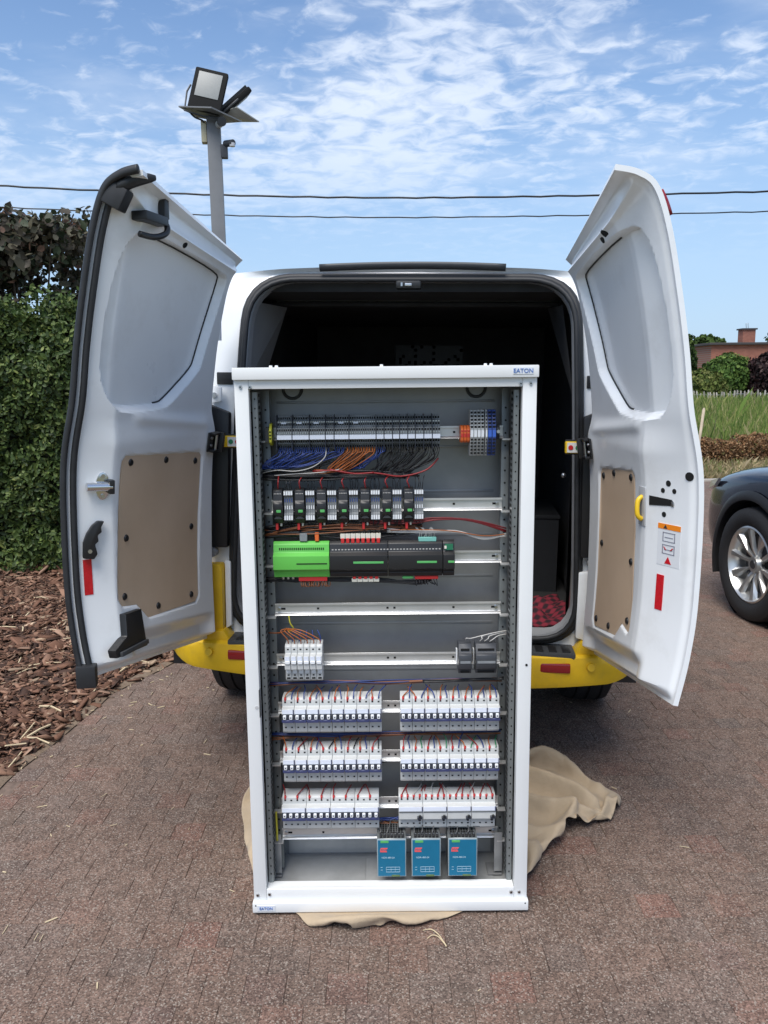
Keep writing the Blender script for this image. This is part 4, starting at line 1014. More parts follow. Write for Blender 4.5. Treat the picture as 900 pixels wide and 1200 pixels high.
# ------------------------------------------------------------------ relay row
def relay_terms(e):
    for k in range(4):
        t = MB().ext([(.118, -.036), (.118, .040), (.085, .048), (.072, .048), (.072, .036), (.080, .030), (.080, -.014), (.072, -.018), (.072, -.034)], 'x', k * .0063 + .0003, (k + 1) * .0063 - .0003).build('terminal_slice', M_tb, e)
        MB().box(k * .0063 + .0008, (k + 1) * .0063 - .0008, .0705, .0722, .0368, .0472).build('top_marker', M_plw, t)
        MB().box(k * .0063 + .0008, (k + 1) * .0063 - .0008, .0705, .0722, -.0325, -.0205).build('lower_marker', M_plw, t)
        MB().box(k * .0063 + .0018, (k + 1) * .0063 - .0018, .0788, .0802, -.004, .006).build('test_slot', M_plw, t)
        MB().box(k * .0063 + .0018, (k + 1) * .0063 - .0018, .0788, .0802, .016, .026).build('fuse_slot', M_blued, t)
def relay_body(e):
    MB().ext([(.118, -.042), (.118, .050), (.085, .056), (.068, .050), (.068, .022), (.060, .014), (.060, -.016), (.068, -.024), (.076, -.042)], 'x', .0004, .0262).build('housing', M_black, e, bev=.0012, seg=1)
    MB().box(.010, .0225, .0578, .0602, -.0100, -.0025).build('status_tab', M_greenl, e, bev=.0006, seg=1)
    for k in range(5): MB().box(.0035 + k * .0042, .0060 + k * .0042, .0668, .0682, .040, .0425).build('top_pin', M_wireg, e)
    MB().ext([(.0015, -.0285), (.0250, -.0285), (.0130, -.0175)], 'y', .0655, .0685).build('lower_ridge', M_trim, e)
    MB().box(.0045, .0115, .080, .100, -.062, -.043).build('red_plug', M_redc, e, bev=.0006, seg=1)
    MB().box(.0165, .0215, .085, .100, -.052, -.043).build('small_plug', M_cream, e, bev=.0006, seg=1)
rt0 = thing('relay_terminal', '', 'terminal'); relay_terms(rt0); rb0 = thing('relay_module', '', 'relay'); relay_body(rb0)
PITCH = .0600
for k in range(7):
    o = rb0 if k == 0 else copy_tree(rb0); o.location = CW(-.3125 + k * PITCH, 0, 1.177)
    tag(o, '%s black relay module from the left on the second rail' % ORD[k].capitalize(), 'relay', 'black relay modules')
    o = rt0 if k == 0 else copy_tree(rt0); o.location = CW(-.2835 + k * PITCH, 0, 1.177)
    tag(o, '%s grey and white terminal group from the left on the second rail' % ORD[k].capitalize(), 'terminal', 'terminals between the relays')

# ------------------------------------------------------------------ controller row
cprof = [(.118, -.045), (.118, .046), (.088, .056), (.078, .048), (.074, .026), (.060, .018), (.060, -.020), (.074, -.028), (.078, -.045)]
g = thing('green_controller', 'bright green controller module with slotted top on the third rail', 'controller', CW(-.3165, 0, 1.026))
hs = MB().ext(cprof, 'x', 0, .1555).build('housing', M_green, g, bev=.0015, seg=2)
vt = MB()
for k in range(24): vt.box(.016 + k * .0053, .0185 + k * .0053, .0738, .0765, .033, .039)
vt.build('vent', M_hole, hs, kind='stuff')
MB().box(.065, .150, .0592, .0606, -.0050, -.0020).build('display_slot', M_hole, hs)
MB().ext([(.118, -.02), (.118, .02), (.062, .012), (.062, -.014)], 'x', .1535, .1565).build('end_plate', mat('green_dark', (.06, .30, .04), .45), g)
for k in range(3): MB().cyl((.024 + k * .014, .085, -.052), (.024 + k * .014, .085, -.045), .0045, n=10).build('jack', M_steel, g, smooth=True)
MB().box(.068, .148, .080, .100, -.058, -.0455).build('red_terminal', M_redc, g, bev=.001, seg=1)
MB().box(.0735, .0945, .080, .098, .056, .078).build('grey_plug', M_tb, g, bev=.001, seg=1)
MB().box(.116, .127, .080, .098, .056, .080).build('orange_plug', M_orange, g, bev=.001, seg=1)
for nm, x0, w, lab, s0, s1 in (('black_controller', -.1598, .1620, 'left of the two wide black controller modules on the third rail', .066, .150),
                       ('black_controller', .0030, .1515, 'right of the two wide black controller modules on the third rail', .080, .135), ('black_controller', .1553, .0330, 'narrow black module at the right end of the controller row', .014, .031)):
    o = thing(nm, lab[0].upper() + lab[1:], 'controller', CW(x0, 0, 1.026), 'black controller modules')
    h_ = MB().ext(cprof, 'x', .0005, w - .0005).build('housing', M_black, o, bev=.0015, seg=2)
    MB().box(s0, s1, .0588, .0606, -.0045, .0015).build('status_stripe', M_greenl, h_, bev=.0005, seg=1)
    pr_ = MB()
    for k in range(int(w / .009)): pr_.box(.006 + k * .009, .011 + k * .009, .0738, .0765, .031, .034)
    pr_.build('print_marks', M_wireg, h_, kind='stuff')
    MB().box(.002, w - .002, .0735, .0765, -.034, -.0325).build('lower_line', M_trim, h_)
    if w > .1:
        x1 = .030 if x0 < 0 else .085
        n_ = 8 if x0 < 0 else 7
        if x0 < 0:
            for k in range(n_):
                MB().box(x1 + k * .0142, x1 + k * .0142 + .0132, .082, .098, .062, .076).build('cream_terminal', M_cream, o, bev=.0006, seg=1)
                MB().box(x1 + k * .0142 + .002, x1 + k * .0142 + .011, .079, .084, .050, .0635).build('red_tab', M_redc, o, bev=.0006, seg=1)
            for k in range(5):
                MB().box(.060 + k * .0156, .060 + k * .0156 + .0146, .082, .098, -.062, -.052).build('cream_terminal', M_cream, o, bev=.0006, seg=1)
                MB().box(.063 + k * .0156, .063 + k * .0156 + .009, .080, .085, -.053, -.046).build('red_tab', M_redc, o, bev=.0006, seg=1)
        else:
            MB().box(x1, x1 + .050, .082, .098, .052, .064).build('teal_terminal', M_teal, o, bev=.001, seg=1)
            MB().box(.075, .140, .082, .098, -.056, -.046).build('red_terminal', M_redc, o, bev=.001, seg=1)
            MB().box(.040, .070, .082, .098, -.054, -.046).build('green_terminal', M_greenl, o, bev=.001, seg=1)
    else:
        MB().box(.006, .028, .0700, .0770, .030, .046).build('green_board', mat('circuit_board', (.02, .16, .08), .4), o)
        MB().box(.004, .010, .0680, .0700, .034, .042).build('indicator', M_cream, o)
# dark meters on the fifth rail
for k, (x0, w, lab) in enumerate(((.2005, .0370, 'narrow dark grey device on the fifth rail'), (.2490, .0590, 'wide dark grey device at the right end of the fifth rail'))):
    o = thing('dark_device', lab[0].upper() + lab[1:], 'device', CW(x0, 0, .735), 'dark devices on the fifth rail')
    MB().ext([(.118, -.040), (.118, .046), (.078, .046), (.072, .022), (.060, .018), (.060, -.022), (.072, -.026), (.074, -.040)], 'x', 0, w).build('housing', mat('charcoal_plastic', (.045, .048, .055), .45), o, bev=.0012, seg=1)
    MB().box(.004, w - .004, .0590, .0602, -.006, .001).build('window', M_tb, o)
    MB().box(.006, w - .006, .0712, .0725, .028, .034).build('upper_terminal', M_hole, o)
    MB().box(.006, w - .006, .0712, .0725, -.038, -.032).build('lower_terminal', M_hole, o)
    MB().box(-.004, -.0008, .10, .118, -.022, .022).build('end_stop', M_plw, o)

# ------------------------------------------------------------------ power supplies
psu = thing('power_supply', '', 'power supply')
PW, PH = .0845, .1185
MB().box(0, PW, .034, .118, 0, PH).build('case', M_galvd, psu, bev=.0015, seg=1)
MB().box(.0, PW, .0300, .0342, .0, PH).build('front_frame', mat('psu_grey_edge', (.30, .36, .38), .4), psu, bev=.0012, seg=1)
fc = MB().box(.0028, PW - .0028, .0288, .0302, .0034, PH - .0034).build('front_panel', M_psu, psu)
MB().box(.010, .034, .0278, .0292, PH - .0110, PH - .0035).build('output_terminal', M_greenl, psu, bev=.0006, seg=1)
MB().box(.042, .066, .0278, .0292, .0008, .0068).build('input_terminal', mat('terminal_olive', (.10, .16, .06), .5), psu, bev=.0006, seg=1)
lg = MB().ext([(.009, .079), (.029, .079), (.027, .085), (.031, .092), (.011, .092), (.009, .086)], 'y', .0279, .0287).build('logo_patch', M_pink, fc)
inst('logo_lettering', text_mesh('MW', .0095, M_psu, 'logo_lettering', .0002), fc, (.0195, .0277, .0855))
inst('model_lettering', text_mesh('NDR-480-24', .0072, M_inkw, 'model_lettering', .0002), fc, (.032, .0284, .061))
dg_ = MB()
for z in (.0155, .0235, .0310): dg_.box(.026, .066, .0280, .0287, z, z + .0007)
for x in (.026, .040, .052, .0655): dg_.box(x, x + .0007, .0280, .0287, .0155, .0315)
dg_.box(.010, .016, .0280, .0287, .022, .0227); dg_.box(.010, .016, .0280, .0287, .030, .0307)
dg_.build('printed_diagram', M_inkw, fc, kind='stuff')
tp = MB()
for k in range(7): tp.box(.008 + k * .0105, .0155 + k * .0105, .036, .056, PH, PH + .007)
tp.build('top_terminal', M_black, psu, bev=.0006, seg=1, kind='stuff')
tsn = MB()
for k in range(7): tsn.cyl((.0117 + k * .0105, .046, PH + .006), (.0117 + k * .0105, .046, PH + .0078), .0027, n=8)
tsn.build('terminal_screw', M_steel, psu, kind='stuff')
gr = MB()
for i in range(9):
    for j in range(5): gr.box(.008 + i * .0078, .0135 + i * .0078, .062 + j * .0105, .070 + j * .0105, PH + .0002, PH + .0008)
gr.build('top_grille', M_hole, psu, kind='stuff')
for k, x in enumerate((-.0373, .0630, .1695)):
    o = psu if k == 0 else copy_tree(psu); o.location = CW(x, 0, .0915)
    tag(o, '%s of the three blue power supplies at the cabinet bottom' % ['Left', 'Middle', 'Right'][k], 'power supply', 'blue power supplies')

# ------------------------------------------------------------------ wiring
rw = random.Random(11)
def J(a): return rw.uniform(-a, a)
def bundle(name, label, paths, m, r_=.0013, n=5, k=5, cat='wires', group='cabinet wiring'):
    o = thing(name, label, cat, CW(*paths[0][-1]), group); c = Vector(o.location)
    for p in paths: MB().tube([q - c for q in catmull([CW(*q) for q in p], k)], r_, n).build('wire', m, o, smooth='all', fix=False)
    return o
X = lambda px: -.298 + (px - 323) * .0023
def fan(xs, zt, yl, trunk, zl, drop, j=.004):
    out = []
    for x in xs:
        d = max(.01, x - trunk[0]); z1 = zt - drop * (.6 + .4 * rw.random())
        out.append([(x, .094, zt), (x + J(.001), .080, zt - .012), (x - .004 - .06 * min(1, d), yl + J(.006), z1 + .012), (x - .03 - .22 * d, yl + .004 + J(.006), zl + .010 + J(j)), ((x + trunk[0]) / 2 - .1 * d, yl + .008 + J(.006), zl + J(j)), (trunk[0], yl + .02 + J(.008), zl + J(.006))])
    return out
bundle('blue_wires', 'Fan of dark blue wires under the left half of the terminal strip', fan([X(325 + k * 2.35) for k in range(26)] + [X(392 + k * 2.5) for k in range(5)], 1.343, .078, (-.345, 0), 1.290, .040), M_wireb)
bundle('blue_wires', 'Small group of blue wires hanging below middle of the terminal strip', fan([X(441 + k * 2.4) for k in range(5)], 1.343, .078, (-.10, 0), 1.285, .045), M_wireb)
bundle('orange_wires', 'Fan of orange and brown wires under the middle of the terminal strip', fan([X(406 + k * 3.3) for k in range(11)], 1.343, .076, (-.20, 0), 1.276, .040), M_wireo)
bundle('brown_wires', 'Brown wires mixed behind the orange fan under the terminal strip', fan([X(407 + k * 3.3) for k in range(10)], 1.343, .084, (-.22, 0), 1.274, .040), M_wirebr)
bundle('black_wires', 'Fan of black wires curving down from the right part of the terminal strip', fan([X(453 + k * 2.5) for k in range(26)], 1.343, .082, (-.02, 0), 1.268, .050), M_wirek)
bundle('black_wires', 'Dark tangle of wires behind the fans below the terminal strip', [[(X(325 + k * 8), .11, 1.335), (X(322 + k * 8) + J(.02), .095 + J(.01), 1.310), (X(312 + k * 8) + J(.03), .10 + J(.01), 1.288 + J(.01)), (X(296 + k * 8), .11, 1.275 + J(.01))] for k in range(24)], M_wirek, .0022)
bundle('grey_wires', 'Pale wires sweeping left from the terminal strip over the blue fan', [[(X(381), .08, 1.343), (X(380), .068, 1.318), (X(366), .068, 1.292), (X(345), .07, 1.280), (-.30, .08, 1.282), (-.345, .10, 1.272)], [(X(318), .09, 1.266), (X(345), .075, 1.272), (X(375), .07, 1.276), (X(400), .08, 1.284)]], M_wireg, .0015)
bundle('red_wires', 'Thick red wires running along above the relay modules', [[(X(365), .075, 1.279), (X(390), .068, 1.281), (X(415), .068, 1.272), (X(438), .072, 1.274)], [(X(385), .075, 1.284), (X(410), .070, 1.272), (X(440), .076, 1.272), (X(470), .08, 1.262), (X(500), .085, 1.278), (X(515), .09, 1.31)]], M_wirer, .0024)
tr = []
for k in range(16): z = 1.262 + J(.014); tr.append([(-.345, .105 + J(.01), z), (-.2, .09 + J(.01), z + J(.006)), (-.05, .09 + J(.01), z + J(.006)), (.06 + J(.04), .095 + J(.01), z + J(.004))])
bundle('black_wires', 'Thick bundle of black wires lying along above the relay row', tr, M_wirek, .0024)
dn = []
for k in range(7):
    x = -.300 + k * PITCH
    dn.append([(x + .006 + J(.004), .09, 1.265), (x + J(.004), .072, 1.252), (x + .002, .074, 1.236), (x + .003, .082, 1.226)])
bundle('red_wires', 'Short red wires dropping into the tops of the relay modules', dn, M_wirer, .0019)
dk_ = []
for k in range(7):
    for q in range(4):
        x = -.2835 + k * PITCH + .0032 + q * .0063; dk_.append([(x + J(.012), .10, 1.262), (x + J(.004), .086, 1.245), (x, .088, 1.222)])
        dk_.append([(x, .088, 1.142), (x + J(.004), .086, 1.130), (x + J(.02), .10, 1.118)])
bundle('black_wires', 'Thin black wires entering the terminals between the relays', dk_, M_wirek, .0011)
tr = []
for k in range(26): z = 1.112 + J(.020); tr.append([(-.345, .11 + J(.01), z - .01), (-.22, .10 + J(.012), z + J(.012)), (-.08, .10 + J(.012), z + J(.012)), (.05 + J(.05), .105 + J(.01), z + J(.006))])
bundle('black_wires', 'Tangle of black wires between the relay row and the controllers', tr, M_wirek, .0022)
bundle('brown_wires', 'Brown wires behind the tops of the controllers', [[(-.345, .105, 1.10 + J(.012)), (-.25, .092 + J(.01), 1.112 + J(.012)), (-.14, .090 + J(.01), 1.118 + J(.014)), (.02, .098, 1.112 + J(.012)), (.10, .105, 1.115 + J(.006))] for k in range(9)], M_wirebr, .0018)
bundle('dark_red_wires', 'Dark red wires arching from the relays to the right upright', [[(-.06, .095, 1.128 + J(.008)), (.06, .088, 1.132 + J(.006)), (.15 + J(.01), .082, 1.143 + J(.004)), (.24, .085, 1.136 + J(.004)), (.335, .10, 1.105 + J(.006))] for k in range(5)], mat('wire_dark_red', (.16, .012, .015), .45), .0020)
bundle('grey_wires', 'Loose grey wires running right above the black controllers', [[(.00, .095, 1.108 + J(.006)), (.10, .086, 1.106 + J(.006)), (.19, .084, 1.106 + J(.005)), (.27, .088, 1.086 + J(.005)), (.335, .10, 1.090 + J(.008))] for k in range(6)], M_wireg, .0017)
bundle('orange_wires', 'Single orange wire above the right black controller', [[(.01, .09, 1.11), (.09, .08, 1.112), (.18, .078, 1.108), (.27, .084, 1.092), (.335, .10, 1.094)]], M_wireo, .0014)
bundle('green_wires', 'Thin pale wires standing up from the teal connector', [[(.090 + k * .0068, .09, 1.088), (.092 + k * .0068 + J(.004), .084, 1.104), (.085 + k * .0068 + J(.01), .095, 1.116)] for k in range(7)], M_wireg, .0011)
lw = []
for k in range(11): x = -.243 + k * .0072; lw.append([(x, .09, .970), (x + J(.003), .078, .957), (x + .006 + J(.004), .082, .953), (x + .008 + J(.004), .10, .962)])
bundle('brown_wires', 'Loops of brown wires below the green controller', lw, M_wirebr, .0013)
bundle('black_wires', 'Black wires trailing below the controller row', [[(-.345, .11, .968 + J(.01)), (-.26, .10, .966 + J(.006)), (-.13, .098, .968 + J(.006)), (-.02, .095, .966 + J(.006)), (.08, .092, .958 + J(.008)), (.125, .10, .968 + J(.006))] for k in range(9)], M_wirek, .0018)
bundle('black_wires', 'Short black wires looping under the right black controller', [[(.082 + k * .008, .09, .972), (.084 + k * .008 + J(.004), .080, .955 + J(.004)), (.076 + k * .008, .10, .962)] for k in range(8)], M_wirek, .0014)
bundle('red_wires', 'Fine red and black wires rising from the cream terminals of the controller', [[(-.123 + k * .0142, .09, 1.10), (-.121 + k * .0142, .083, 1.108), (-.113 + k * .0142, .095, 1.114)] for k in range(8)], M_wirek, .0012)
# above the six slim modules
w6 = []
for k in range(6): x = -.2836 + k * .0178; w6.append([(x, .082, .782), (x - .001, .075, .800), (x - .020 - .006 * k, .078, .822 + J(.004)), (-.285 + J(.006), .095, .826 + J(.004))])
bundle('orange_wires', 'Orange wires arching over the block of six slim modules', w6 + [[(-.285, .09, .824), (-.31, .10, .812), (-.345, .12, .806)]] * 1, M_wireo, .0016)
bundle('blue_wires', 'Blue wires tucked behind the block of six slim modules', [[(-.272 + k * .02, .10, .782), (-.274 + k * .02, .098, .802), (-.262 + k * .015, .105, .818)] for k in range(5)], M_wireb, .0016)
bundle('yellow_green_wire', 'Yellow and green earth wire hanging below the fourth rail', [[(-.282, .10, .862), (-.278, .095, .842), (-.270, .10, .824), (-.286, .11, .812)]], M_wirey, .0022)
bundle('grey_wires', 'Grey wires curling above the dark devices on the fifth rail', [[(.222, .085, .792), (.224, .080, .797), (.236, .084, .795), (.262, .085, .801), (.30, .088, .809), (.340, .10, .812)], [(.262, .085, .786), (.268, .078, .796), (.272, .085, .802), (.34, .10, .806)], [(.275, .085, .786), (.285, .078, .796), (.292, .085, .802), (.34, .10, .810)], [(.29, .085, .785), (.300, .082, .793), (.315, .09, .800), (.34, .10, .802)]], M_wireg, .0017)
# tops of the breaker rows
def row_wires(x0, z, n, pw, name, cols, zt, skip=()):
    grp = {}
    for k in range(n):
        if k in skip: continue
        x = x0 + (k + .5) * pw; m_ = cols[k % len(cols)]
        b = J(.010); q_ = rw.choice((-1, 1, 1)); up_ = zt - .006 + J(.005)
        grp.setdefault(m_, []).append([(x, .074, z + .041), (x + J(.001), .069, z + .050), (x + q_ * .002 + b * .3, .080, z + up_ - .003), (x + q_ * .006 + b, .10, z + up_), (x + q_ * .014 + b * 1.3, .124, z + up_ + .002)])
    for m_, ps in grp.items():
        nm = m_.name.replace('wire_', '')
        bundle('%s_wires' % nm, '%s wires entering the top of the %s breaker row' % (nm.capitalize(), name), ps, m_, .0017)
row_wires(-.305, .579, 16, M2 / 2, 'upper left', [M_wireo, M_wireb], .066)
row_wires(.0329, .579, 16, M2 / 2, 'upper right', [M_wireo, M_wireb], .066)
row_wires(-.3065, .426, 16, M2 / 2, 'middle left', [M_wireo, M_wireb, M_wirer, M_wirek], .064)
row_wires(.0326, .426, 16, M2 / 2, 'middle right', [M_wirer, M_wireb, M_wireo, M_wiren], .064)
row_wires(-.3135, .277, 16, M4 / 4, 'lowest left', [M_wirer, M_wirek], .060, skip=[1, 3, 5, 7, 9, 11, 13, 15])
row_wires(.0268, .277, 16, M4 / 4, 'lowest right', [M_wirer, M_wirer, M_wireg], .060)
def run(name, label, z, m_, n, x0=-.345, x1=.33, y=.105, amp=.006, r_=.0019):
    bundle(name, label, [[(x0, y + J(.008), z - .004 + J(amp)), (x0 + .25 * (x1 - x0), y - .006 + J(.008), z + J(amp)), (x0 + .5 * (x1 - x0), y + J(.008), z + J(amp)), (x0 + .75 * (x1 - x0), y + J(.008), z + J(amp)), (x1, y + J(.008), z + .004 + J(amp))] for k in range(n)], m_, r_)
run('blue_wires', 'Run of blue wires above the upper breaker rows', .660, mat('wire_dark_blue', (.012, .03, .13), .45), 4, y=.115)
run('orange_wires', 'Run of orange wires above the upper breaker rows', .656, M_wirebr, 4, y=.115)
run('black_wires', 'Black cable sweeping to the right above the upper right breakers', .664, M_wirek, 3, .10, .335, amp=.003, r_=.0026)
run('blue_wires', 'Run of blue wires between the upper and middle breaker rows', .494, mat('wire_dark_blue', (.012, .03, .13), .45), 4, y=.125, r_=.0023)
run('brown_wires', 'Run of brown wires between the upper and middle breaker rows', .488, M_wirebr, 3, y=.125)
run('black_wires', 'Black wires sagging in the gap between the middle breaker rows', .40, M_wirek, 3, -.03, .04, y=.14)
run('blue_wires', 'Blue wires crossing low in the gap between the lowest breakers', .222, M_wireb, 6, -.06, .06, y=.125, r_=.0024)
run('brown_wires', 'Brown wires crossing low in the gap between the lowest breakers', .206, M_wirebr, 6, -.06, .06, y=.122, r_=.0020)
bundle('grey_wires', 'Bright wire ends on the tops of the power supplies', [[(-.03 + i * .1018 + k * .0105, .05, .217), (-.028 + i * .1018 + k * .0105 + J(.004), .058 + J(.01), .224), (-.022 + i * .1018 + k * .0105 + J(.01), .09, .228 + J(.004)), (-.02 + i * .1018 + k * .0105, .118, .220)] for i in range(3) for k in (0, 2, 5)], mat('wire_mid_grey', (.10, .10, .10), .4), .0017)
# vertical cable loom beside the left upright
for sgn, lab in ((-1, 'left'), (1, 'right')):
    lo = [[(sgn * (.362 + J(.014)), .11 + J(.03), 1.44), (sgn * (.362 + J(.012)), .10 + J(.03), 1.1), (sgn * (.362 + J(.012)), .11 + J(.03), .7), (sgn * (.362 + J(.014)), .11 + J(.03), .34 + J(.1))] for k in range(22 if sgn < 0 else 8)]
    bundle('black_wires', 'Vertical loom of black cables behind the %s upright' % lab, lo, M_wirek, .0030, k=4)
bundle('yellow_green_wire', 'Yellow earth lead at the lower left inside the cabinet', [[(-.337, .10, .26), (-.335, .09, .21), (-.336, .095, .17)]], M_wirey, .0035)
an = thing('mounting_bracket', 'Galvanised angle bracket at the lower left of the cabinet floor', 'bracket', CW(-.335, .10, .06))
MB().box(-.012, .010, 0, .004, 0, .125).build('upright_leg', M_galv, an, bev=.001); MB().box(-.012, .010, 0, .06, -.012, -.008).build('foot', M_galv, an, bev=.001)
an = thing('mounting_bracket', 'Galvanised angle bracket at the lower right of the cabinet floor', 'bracket', CW(.325, .10, .06))
MB().box(-.012, .012, 0, .004, 0, .125).build('upright_leg', M_galv, an, bev=.001); MB().box(-.03, .012, 0, .06, -.012, -.008).build('foot', M_galv, an, bev=.001)

# ------------------------------------------------------------------ beige cloth under the cabinet
def drape_cloth():
    """a flat sheet tucked under the cabinet, raised into folds and let fall (cloth simulation, then frozen to a mesh)"""
    OUT = [(.55, 3.02), (.645, 3.01), (.69, 2.93), (.715, 2.80), (.79, 2.755), (.815, 2.68), (.79, 2.60), (.735, 2.53), (.65, 2.49), (.575, 2.475), (.56, 2.42), (.515, 2.41), (.49, 2.35), (.44, 2.26), (.39, 2.19), (.24, 2.14), (.135, 2.090), (.10, 2.068), (.02, 2.060), (-.06, 2.054), (-.13, 2.058), (-.19, 2.068), (-.235, 2.095), (-.27, 2.13), (-.38, 2.20), (-.41, 2.31), (-.475, 2.50), (-.52, 2.62), (-.49, 2.72), (-.525, 2.74), (-.46, 2.80), (-.36, 2.84), (.0, 2.90), (.3, 2.98)]
    RID = [((.40, 2.99), (.56, 2.98), (.67, 2.92), .085), ((.40, 2.88), (.55, 2.80), (.70, 2.60), .095), ((.42, 2.68), (.54, 2.62), (.62, 2.53), .075), ((.66, 2.92), (.70, 2.84), (.74, 2.77), .05), ((.63, 2.54), (.75, 2.56), (.80, 2.68), .055), ((.42, 2.50), (.50, 2.46), (.55, 2.44), .05), ((.43, 2.40), (.47, 2.34), (.45, 2.28), .05), ((-.49, 2.74), (-.44, 2.6), (-.42, 2.42), .05), ((-.2, 2.085), (-.06, 2.07), (.1, 2.085), .022)]
    KX, KY, KL, KF, dx = 1.35, 1.4, 1.5, 1.8, .018
    HK = .95
    def fm(q):
        x, y = q
        if y > 2.37: y = 2.37 + (y - 2.37) * KY
        if x > .40: x = .40 + (x - .40) * KX
        if x < -.39: x = -.39 + (x + .39) * KL
        if y < 2.122: y = 2.122 - (2.122 - y) * KF
        return (x, y)
    pts = [np.array(fm(q)) for q in OUT]; n = len(pts); OC = []
    for i in range(n):
        A, B, C_, D = pts[i - 1], pts[i], pts[(i + 1) % n], pts[(i + 2) % n]
        for j in range(6): t = j / 6; OC.append(.5 * ((2 * B) + (C_ - A) * t + (2 * A - 5 * B + 4 * C_ - D) * t * t + (3 * B - A - 3 * C_ + D) * t ** 3))
    OC = np.array(OC); gx = np.arange(-.75, 1.15, dx); gy = np.arange(1.9, 3.4, dx); ny = len(gy)
    GX, GY = np.meshgrid(gx, gy, indexing='ij'); P = np.stack([GX, GY], -1).reshape(-1, 2); ins = seg_sd(P, OC) < 0
    faces = [f_ for f_ in ((i * ny + j, (i + 1) * ny + j, (i + 1) * ny + j + 1, i * ny + j + 1) for i in range(len(gx) - 1) for j in range(ny - 1)) if any(ins[k] for k in f_)]
    E_ = np.roll(OC, -1, 0) - OC
    for k in {k for f_ in faces for k in f_ if not ins[k]}:
        w = P[k] - OC; t = np.clip((w * E_).sum(1) / (E_ * E_).sum(1), 0, 1); q = OC + E_ * t[:, None]; P[k] = q[np.hypot(*(P[k] - q).T).argmin()]
    par = list(range(len(P)))
    def fd(i):
        while par[i] != i: par[i] = par[par[i]]; i = par[i]
        return i
    for f_ in faces:
        for k in f_[1:]: par[fd(k)] = fd(f_[0])
    cnt = {}
    for f_ in faces: cnt[fd(f_[0])] = cnt.get(fd(f_[0]), 0) + 1
    mainc = max(cnt, key=cnt.get); faces = [f_ for f_ in faces if fd(f_[0]) == mainc]
    use = sorted({k for f_ in faces for k in f_}); rm = {k: i for i, k in enumerate(use)}; faces = [tuple(rm[k] for k in f_) for f_ in faces]; Q = P[use]
    h_ = np.zeros(len(Q))
    for a, b_, c, H_ in RID:
        a, b_, c = (np.array(fm(v)) for v in (a, b_, c)); dm = np.full(len(Q), 9.)
        for t in np.linspace(0, 1, 60): p = a * (1 - t) ** 2 + 2 * b_ * t * (1 - t) + c * t * t; dm = np.minimum(dm, np.hypot(Q[:, 0] - p[0], Q[:, 1] - p[1]))
        h_ = np.maximum(h_, HK * H_ * np.exp(-(dm / (.045 if H_ > .03 else .016)) ** 2))
    co = []
    for (x, y), hq in zip(Q.tolist(), h_.tolist()):
        k = min(1, max(0, max(abs(x - CX) - .40, 2.13 - y, y - 2.37) / .03)); co.append((x, y, .004 + k * (.006 + hq + .012 * abs(mnoise.noise((x * 8, y * 8, 2))))))
    me = bpy.data.meshes.new('dust_sheet'); me.from_pydata(co, [], faces); ob = bpy.data.objects.new('sheet_draft', me); COL.objects.link(ob)
    ob.shape_key_add(name='Basis'); rk = ob.shape_key_add(name='rest')
    for i, (x, y) in enumerate(Q): rk.data[i].co = (x, y, 0)
    rk.value = 0
    foot = (np.abs(Q[:, 0] - CX) < .385) & (Q[:, 1] > 2.135) & (Q[:, 1] < 2.355)
    ob.vertex_groups.new(name='pin').add([int(i) for i in np.where(foot)[0]], 1.0, 'REPLACE')
    m = ob.modifiers.new('Cloth', 'CLOTH'); cs = m.settings; cc = m.collision_settings
    cs.quality = 10; cs.mass = .25; cs.tension_stiffness = 25; cs.compression_stiffness = 25; cs.shear_stiffness = 8; cs.bending_stiffness = 6; cs.air_damping = 2
    cs.tension_damping = 10; cs.compression_damping = 10; cs.bending_damping = 1; cs.vertex_group_mass = 'pin'; cs.rest_shape_key = rk
    cc.use_collision = True; cc.distance_min = .003; cc.collision_quality = 4; cc.use_self_collision = True; cc.self_distance_min = .004; cc.self_friction = 8; cc.friction = 40
    m.point_cache.frame_start = 1; m.point_cache.frame_end = 60
    helpers = [ob]
    def coll(mb):
        o = mb.build('sheet_collider', None, fix=False); o.modifiers.new('C', 'COLLISION'); o.collision.thickness_outer = .003; o.collision.cloth_friction = 80; o.collision.damping = .5; helpers.append(o)
    coll(MB().add([(-3, 0, 0), (3, 0, 0), (3, 5, 0), (-3, 5, 0)], [(0, 1, 2, 3)])); coll(MB().box(CX - .398, CX + .398, 2.122, 2.372, .012, 1.0))
    for f_ in range(1, 61): S.frame_set(f_)
    v = np.array([tuple(q.co) for q in ob.evaluated_get(bpy.context.evaluated_depsgraph_get()).data.vertices])
    for o in helpers: bpy.data.objects.remove(o)
    S.frame_set(1)
    k = (v[:, 1] > 2.40) & (v[:, 0] > .1); v[k, 1] = 2.40 + (v[k, 1] - 2.40) * .80; v[:, 2] = np.maximum(v[:, 2], .0035)
    k = v[:, 0] > .42; v[k, 2] = .0035 + (v[k, 2] - .0035) * (1 + .25 * sstep(.42, .50, v[k, 0])); v[k, 0] = .42 + (v[k, 0] - .42) * .84
    k = v[:, 0] < -.40; v[k, 0] = -.40 + (v[k, 0] + .40) * .80
    return MB().add(v.tolist(), faces).build('dust_sheet', M_cloth, smooth='all')
cloth = drape_cloth()
cloth.modifiers.new('sub', 'SUBSURF').render_levels = 1
so = cloth.modifiers.new('solid', 'SOLIDIFY'); so.thickness = .0014; so.offset = 1
tag(cloth, 'crumpled beige cloth spread under the cabinet', 'cloth')

